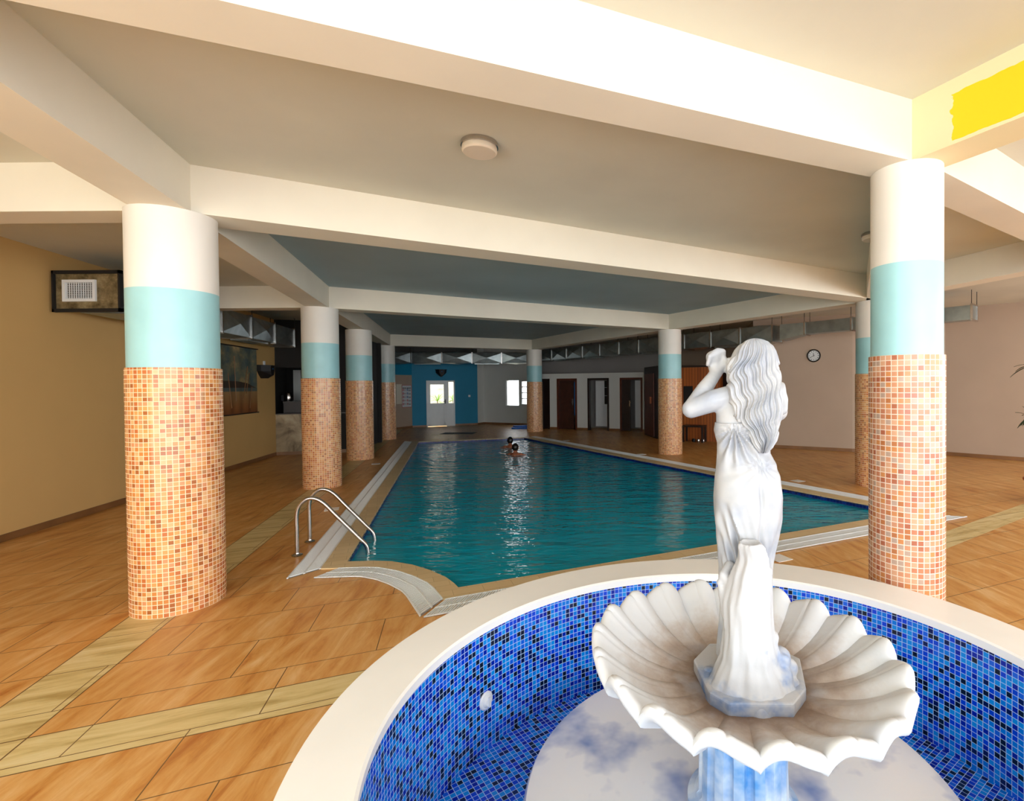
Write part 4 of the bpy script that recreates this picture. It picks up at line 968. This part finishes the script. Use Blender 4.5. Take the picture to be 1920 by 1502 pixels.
# courtyard
bm = bmesh.new(); box(bm, -14, -5.2, 26.2, 26.4, -.0, 4.2); finish('courtyard_wall', bm, 'outside', kind='structure')
q0, q1 = AT(820, 729, 26.2), AT(831, 722, 26.2); bm = bmesh.new(); box(bm, q0.x, (q0.x + q1.x) / 2 - .02, 26.15, 26.19, q0.z, q1.z); box(bm, (q0.x + q1.x) / 2 + .02, q1.x, 26.15, 26.19, q0.z, q1.z)
finish('window_3', bm, 'pvc', kind='structure')
bm = bmesh.new(); box(bm, -14, 4, 22.9, 26.2, .0005, .004); finish('courtyard_ground', bm, 'paving', kind='structure')
m = Vector(((-6.95) * 1.1, 24.2, 0))
def strapplant(loc, heads, label, leaf, leaflen, nleaf=16, pot=.2, cat='plant', seed=1):
    rnd = random.Random(seed); root = thing('potted_plant', label, cat, loc)
    bm = bmesh.new(); lathe(bm, [(0, 0), (pot * .7, 0), (pot, pot * 1.5), (pot * 1.05, pot * 1.5), (pot * 1.05, pot * 1.65), (pot * .9, pot * 1.65), (pot * .88, pot * 1.5), (0, pot * 1.5)], 28); finish('plant_pot', bm, 'terra', root, True)
    for hx, hy, hz in heads:
        bm = bmesh.new(); tube(bm, smoothpath([(0, 0, pot * 1.4), (hx * .5, hy * .5, hz * .6), (hx, hy, hz)], 5), .018, 8); finish('stem', bm, 'skirt', root, True)
        bm = bmesh.new()
        for k in range(nleaf):
            a = rnd.uniform(0, 2 * PI); el = rnd.uniform(.1, 1.3); d = Vector((math.cos(a), math.sin(a), 0)); s = Vector((-d.y, d.x, 0)); ll = leaflen * rnd.uniform(.7, 1.1); rows = []
            for i in range(8):
                t = i / 7; r_ = ll * t * math.cos(el) + ll * .1 * t * t; z = ll * t * math.sin(el) - ll * .55 * t * t * (1.2 - el * .5); wd = .022 * math.sin(PI * min(.999, t * .92 + .08)) + .001
                c = Vector((hx, hy, hz)) + d * r_ + Vector((0, 0, z)); rows.append((bm.verts.new(c + s * wd), bm.verts.new(c + Vector((0, 0, -.006))), bm.verts.new(c - s * wd)))
            for x, y in zip(rows, rows[1:]): bm.faces.new((x[0], x[1], y[1], y[0])); bm.faces.new((x[1], x[2], y[2], y[1]))
        finish('leaves', bm, leaf, root, kind='stuff', recalc=False)
p1 = AT(824, 745, 24.0); strapplant((p1.x, p1.y, .004), [(-.1, 0, 1.0), (.2, .1, .86)], 'green strap leaved plant in the courtyard seen through the glass door', 'leaf', .62, 18, .22, seed=3)
p1 = AT(838, 745, 25.2); strapplant((p1.x + .3, p1.y, .004), [(0, 0, 1.0), (.2, 0, .8)], 'second green plant in the courtyard, nearer the door handle', 'leaf', .6, 18, .2, seed=5)
strapplant((6.15, 7.1, 0), [(-.12, 0, 1.92), (-.1, .05, 1.18)], 'dark leaved potted plant at the right edge of the picture', 'darkleaf', .34, 16, .2, seed=9)

# blue floats
def floatb(px, py, z, label, a):
    p = G(px, py); bm = bmesh.new(); pts = []
    for i in range(40):
        t = 2 * PI * i / 40; ct, s_ = math.cos(t), math.sin(t); pts.append((.36 * math.copysign(abs(ct) ** .6, ct), .24 * math.copysign(abs(s_) ** .6, s_)))
    prism(bm, pts, 0, .05); bmesh.ops.bevel(bm, geom=[e for e in bm.edges if abs(e.verts[0].co.z - e.verts[1].co.z) < .001], offset=.012, segments=2, affect='EDGES')
    o = finish('swim_float', bm, 'floatblue', None, label=label, cat='float', group='blue swimming floats'); o.location = (p.x, p.y, z); o.rotation_euler = (0, 0, a)
floatb(976, 803.5, 0, 'flat blue foam float lying on the floor left of the far right pillar, lower one', .1); floatb(979, 802.5, .052, 'blue foam float stacked on top of another by the far right pillar', .5)

# ------------------------------------------------------------------ changing cabins
CA = xy(G(1012, 804)); CB = xy(G(1208, 809.6)); mt, L = frame2(CA, CB)
cb_doors = []
for (x0, x1) in ((1015.5, 1031), (1044.5, 1082), (1102, 1142), (1162.5, 1205)):
    u0, _ = wpos(x0, 760, CA, CB); u1, _ = wpos(x1, 760, CA, CB); cb_doors.append((u0, u1))
ZD = wpos(1120, 709, CA, CB)[1]; ZP = wpos(1120, 699.5, CA, CB)[1]
o = wall('wall_cabins', CA, CB, 0, ZP, m='whitewall', holes=[(a, b, 0, ZD) for a, b in cb_doors], th=.12)
# side walls between the cabins and roof boards so they are dark inside
bm = bmesh.new()
for x in (-.02, cb_doors[0][1] + .05, cb_doors[1][1] + .12, cb_doors[2][1] + .12, L - .06): box(bm, x, x + .05, .12, 1.3, 0, ZP, mt)
box(bm, -.02, L, 1.3, 1.36, 0, ZP, mt); box(bm, -.02, L, .12, 1.36, ZP - .03, ZP, mt)
finish('wall_cabins_inside', bm, 'whitewall', kind='structure')
labs = ['dark doorway half hidden behind the far right pillar', 'brown wooden cabin door, left of the three cabins in full view', 'cabin doorway in the middle showing a white inner door', 'cabin doorway next to the sauna, dark leaf half open']
for i, (u0, u1) in enumerate(cb_doors):
    wd_ = u1 - u0; o = bpy.data.objects.new('door_%d' % (i + 2), None); COL.objects.link(o); o.matrix_world = mt @ Matrix.Translation((u0, 0, 0)); o['kind'] = 'structure'
    bm = bmesh.new(); fw = .07
    for x0, x1, z0, z1 in ((0, fw, 0, ZD), (wd_ - fw, wd_, 0, ZD), (0, wd_, ZD - fw, ZD)): box(bm, x0, x1, -.02, .14, z0, z1)
    finish('door_frame', bm, 'brownwood' if i in (1, 3) else 'darkwood', o)
    if i == 0: bm = bmesh.new(); box(bm, fw, wd_ - fw, .05, .09, .01, ZD - fw); finish('door_leaf', bm, 'darkwood', o)
    if i == 1:
        bm = bmesh.new(); box(bm, fw, wd_ * .78, .10, .14, .01, ZD - fw); finish('door_leaf', bm, 'leafdoor', o)
        bm = bmesh.new(); box(bm, wd_ * .70, wd_ * .73, .06, .1, .95, 1.18); finish('door_handle', bm, 'steel', o)
        bm = bmesh.new(); box(bm, wd_ * .80, wd_ * .90, .10, .12, .55, ZD - .14); finish('towel_strip', bm, 'bluep', o, label='blue strip')
    if i == 2:
        bm = bmesh.new()
        for x0, x1, z0, z1 in ((.12, wd_ * .55, .12, ZD - .1), (wd_ * .5, wd_ * .88, .12, .98)): box(bm, x0, x1, .5, .54, z0, z1)
        finish('inner_door', bm, 'pvc', o); bm = bmesh.new(); box(bm, wd_ * .55, wd_ * .88, .52, .54, .98, ZD - .1); finish('dark_pane', bm, 'black', o)
        bm = bmesh.new()
        for z in (1.3, 1.62): box(bm, wd_ * .55, wd_ * .88, .51, .52, z, z + .012)
        box(bm, wd_ * .78, wd_ * .8, .51, .52, .98, ZD - .1); finish('glazing_bar', bm, 'pvc', o)
    if i == 3:
        bm = bmesh.new(); box(bm, fw, wd_ * .44, .06, .10, .01, ZD - fw); finish('door_leaf', bm, 'darkwood', o)
        bm = bmesh.new(); box(bm, wd_ * .44, wd_ * .88, .6, .63, .1, ZD - .1); finish('inner_panel', bm, 'pvc', o)
        bm = bmesh.new(); box(bm, wd_ * .40, wd_ * .43, .02, .06, .92, 1.14); box(bm, wd_ * .40, wd_ * .47, .02, .03, 1.06, 1.08); finish('door_handle', bm, 'steel', o)

# ------------------------------------------------------------------ sauna
SA = xy(G(1209, 815)); SBb = xy(G(1236, 824)); SCc = xy(G(1350, 829)); SD = tuple(Vector(WH) + Vector((-.15, .5)))
sn = thing('sauna_cabin', 'wooden sauna cabin of vertical pine boards on the right behind the statue', 'sauna', (SA[0], SA[1], 0))
o3 = Vector((SA[0], SA[1], 0)); zs = 2.23
def sface(name, p0, p1, z0, z1, m, depth=.06, a=0, b=None, shift=0, parent=sn, label=None):
    mt_, L_ = frame2(Vector(p0) - Vector(SA), Vector(p1) - Vector(SA)); bm = bmesh.new(); box(bm, a, L_ if b is None else b, shift, shift + depth, z0, z1, mt_)
    ux = Vector((p1[0] - p0[0], p1[1] - p0[1], 0)).normalized(); return finish(name, bm, m, parent, uvf=planaruv(Vector((0, 0, 0)), ux), label=label)
sface('side_wall', SA, SBb, 0, zs + .08, 'darkwood')
sface('sauna_door', SA, SBb, .04, zs - .15, 'brownwood', .03, .15, 1.15, -.04, label='reddish brown sauna door'); sface('door_handle', SA, SBb, 1.1, 1.32, 'planks', .05, .86, .92, -.09)
F0, F1 = SBb, SCc; Lf = (Vector(F1) - Vector(F0)).length; wx0 = wpos(1281, 740, F0, F1)[0]; wx1 = wpos(1299, 740, F0, F1)[0]
hx0 = wpos(1287, 810, F0, F1)[0]; hx1 = wpos(1325, 810, F0, F1)[0]; wz1 = wpos(1290, 724, F0, F1)[1]; wz0 = wpos(1290, 766, F0, F1)[1]; hz = wpos(1300, 796, F0, F1)[1]
mt_, L_ = frame2(Vector(F0) - Vector(SA), Vector(F1) - Vector(SA)); bm = bmesh.new()
box(bm, 0, wx0, 0, .06, 0, zs, mt_); box(bm, wx0, wx1, 0, .06, wz1, zs, mt_); box(bm, wx0, wx1, 0, .06, 0, wz0, mt_); box(bm, wx1, L_, 0, .06, 0, zs, mt_)
finish('front_wall', bm, 'planks', sn, uvf=planaruv(Vector((0, 0, 0)), Vector((F1[0] - F0[0], F1[1] - F0[1], 0)).normalized()), label='pine board front with a dark window')
sface('window_pane', F0, F1, wz0, wz1, 'black', .02, wx0, wx1, .02)
G0, G1 = SCc, SD; sface('recess_wall', (SCc[0], SCc[1]), SD, 0, zs, 'planks'); sface('dark_panel', SCc, SD, .02, zs - .05, 'darkwood', .03, .15, .45, -.035)
sface('roof_edge', SBb, SCc, zs, zs + .06, 'darkwood', .3, 0, None, -.03)
bn = thing('bench', 'dark low bench standing in front of the sauna boards', 'bench', (F0[0], F0[1], 0)); mtb, _ = frame2((0, 0), Vector(F1) - Vector(F0))
bm = bmesh.new(); box(bm, hx0, hx1, -.4, -.02, hz - .05, hz, mtb); finish('seat', bm, 'darkwood', bn)
for a, b in ((hx0, -.4), (hx1 - .05, -.4), (hx0, -.07), (hx1 - .05, -.07)):
    bm = bmesh.new(); box(bm, a, a + .05, b, b + .05, 0, hz - .05, mtb); finish('leg', bm, 'darkwood', bn)
rr = random.Random(4)
for k in range(3):
    bm = bmesh.new(); lathe(bm, [(0, 0), (.05, 0), (.06, .04), (.045, .09), (0, .1)], 14); q = mtb @ Vector((hx0 + .30 + .14 * k, -.22, 0)); o = finish('sauna_shoe' if False else 'small_pot', bm, 'steel' if k else 'black', None, True, label=['small black pot on the floor under the sauna bench', 'shiny little pot under the sauna bench, middle of three', 'shiny little pot under the sauna bench, rightmost of three'][k], cat='pot', group='little pots under the bench'); o.location = Vector((F0[0], F0[1], 0)) + q

# clock
m = wallframe(WH, WI, 1526, 667, .0); ck = onwall('wall_clock_round', 'round black framed wall clock showing about twenty to twelve on the beige right wall', 'clock', m); ck.name = 'clock'
RX = Matrix.Rotation(PI / 2, 4, 'X'); R = .165
bm = bmesh.new(); lathe(bm, [(0, 0), (R, 0), (R, .03), (R - .012, .045), (R - .028, .03), (R - .03, .02), (0, .02)], 48, mat=RX); finish('case', bm, 'black', ck, True)
bm = bmesh.new(); lathe(bm, [(0, .022), (R - .03, .022)], 40, mat=RX); finish('clock_face', bm, 'paper', ck)
bm = bmesh.new()
for k in range(12):
    a = k * PI / 6; box(bm, -.006, .006, R * .58, R * .74, .023, .025, RX @ Matrix.Rotation(a, 4, 'Z'))
finish('hour_marks', bm, 'ink', ck)
for nme, deg, ln, wd_ in (('hour_hand', -350, .07, .006), ('minute_hand', -240, .105, .005)):
    bm = bmesh.new(); box(bm, -wd_, wd_, -.02, ln, .026, .028, RX @ Matrix.Rotation(math.radians(deg), 4, 'Z')); finish(nme, bm, 'ink', ck)

# floor lids and mat
LL = ['in front of the second left pillar, near the ladder', 'left of the pool between the second and third left pillars', 'near the far right pillar', 'in front of the pillar by the sauna', 'on the floor right of the statue, beyond the pool', 'close behind the basin rim, right of the statue']
for (x, y), l_ in zip(((622, 955), (705, 870), (1062, 826), (1203, 852), (1496, 902), (1461, 1047)), LL):
    p = G(x, y); bm = bmesh.new(); box(bm, -.09, .09, -.09, .09, .0, .005); bmesh.ops.bevel(bm, geom=bm.edges[:], offset=.002, segments=1, affect='EDGES')
    o = finish('floor_lid', bm, 'marble', None, label='small pale square lid ' + l_, cat='floor lid', group='square lids in the floor'); o.location = (p.x, p.y, 0); o.rotation_euler = (0, 0, .45)
p = G(860, 812.5); bm = bmesh.new(); box(bm, -.6, .6, -.35, .35, 0, .006); o = finish('door_mat', bm, 'dark', None, label='dark mat lying on the floor in front of the white door', cat='mat'); o.location = (p.x, p.y, 0)
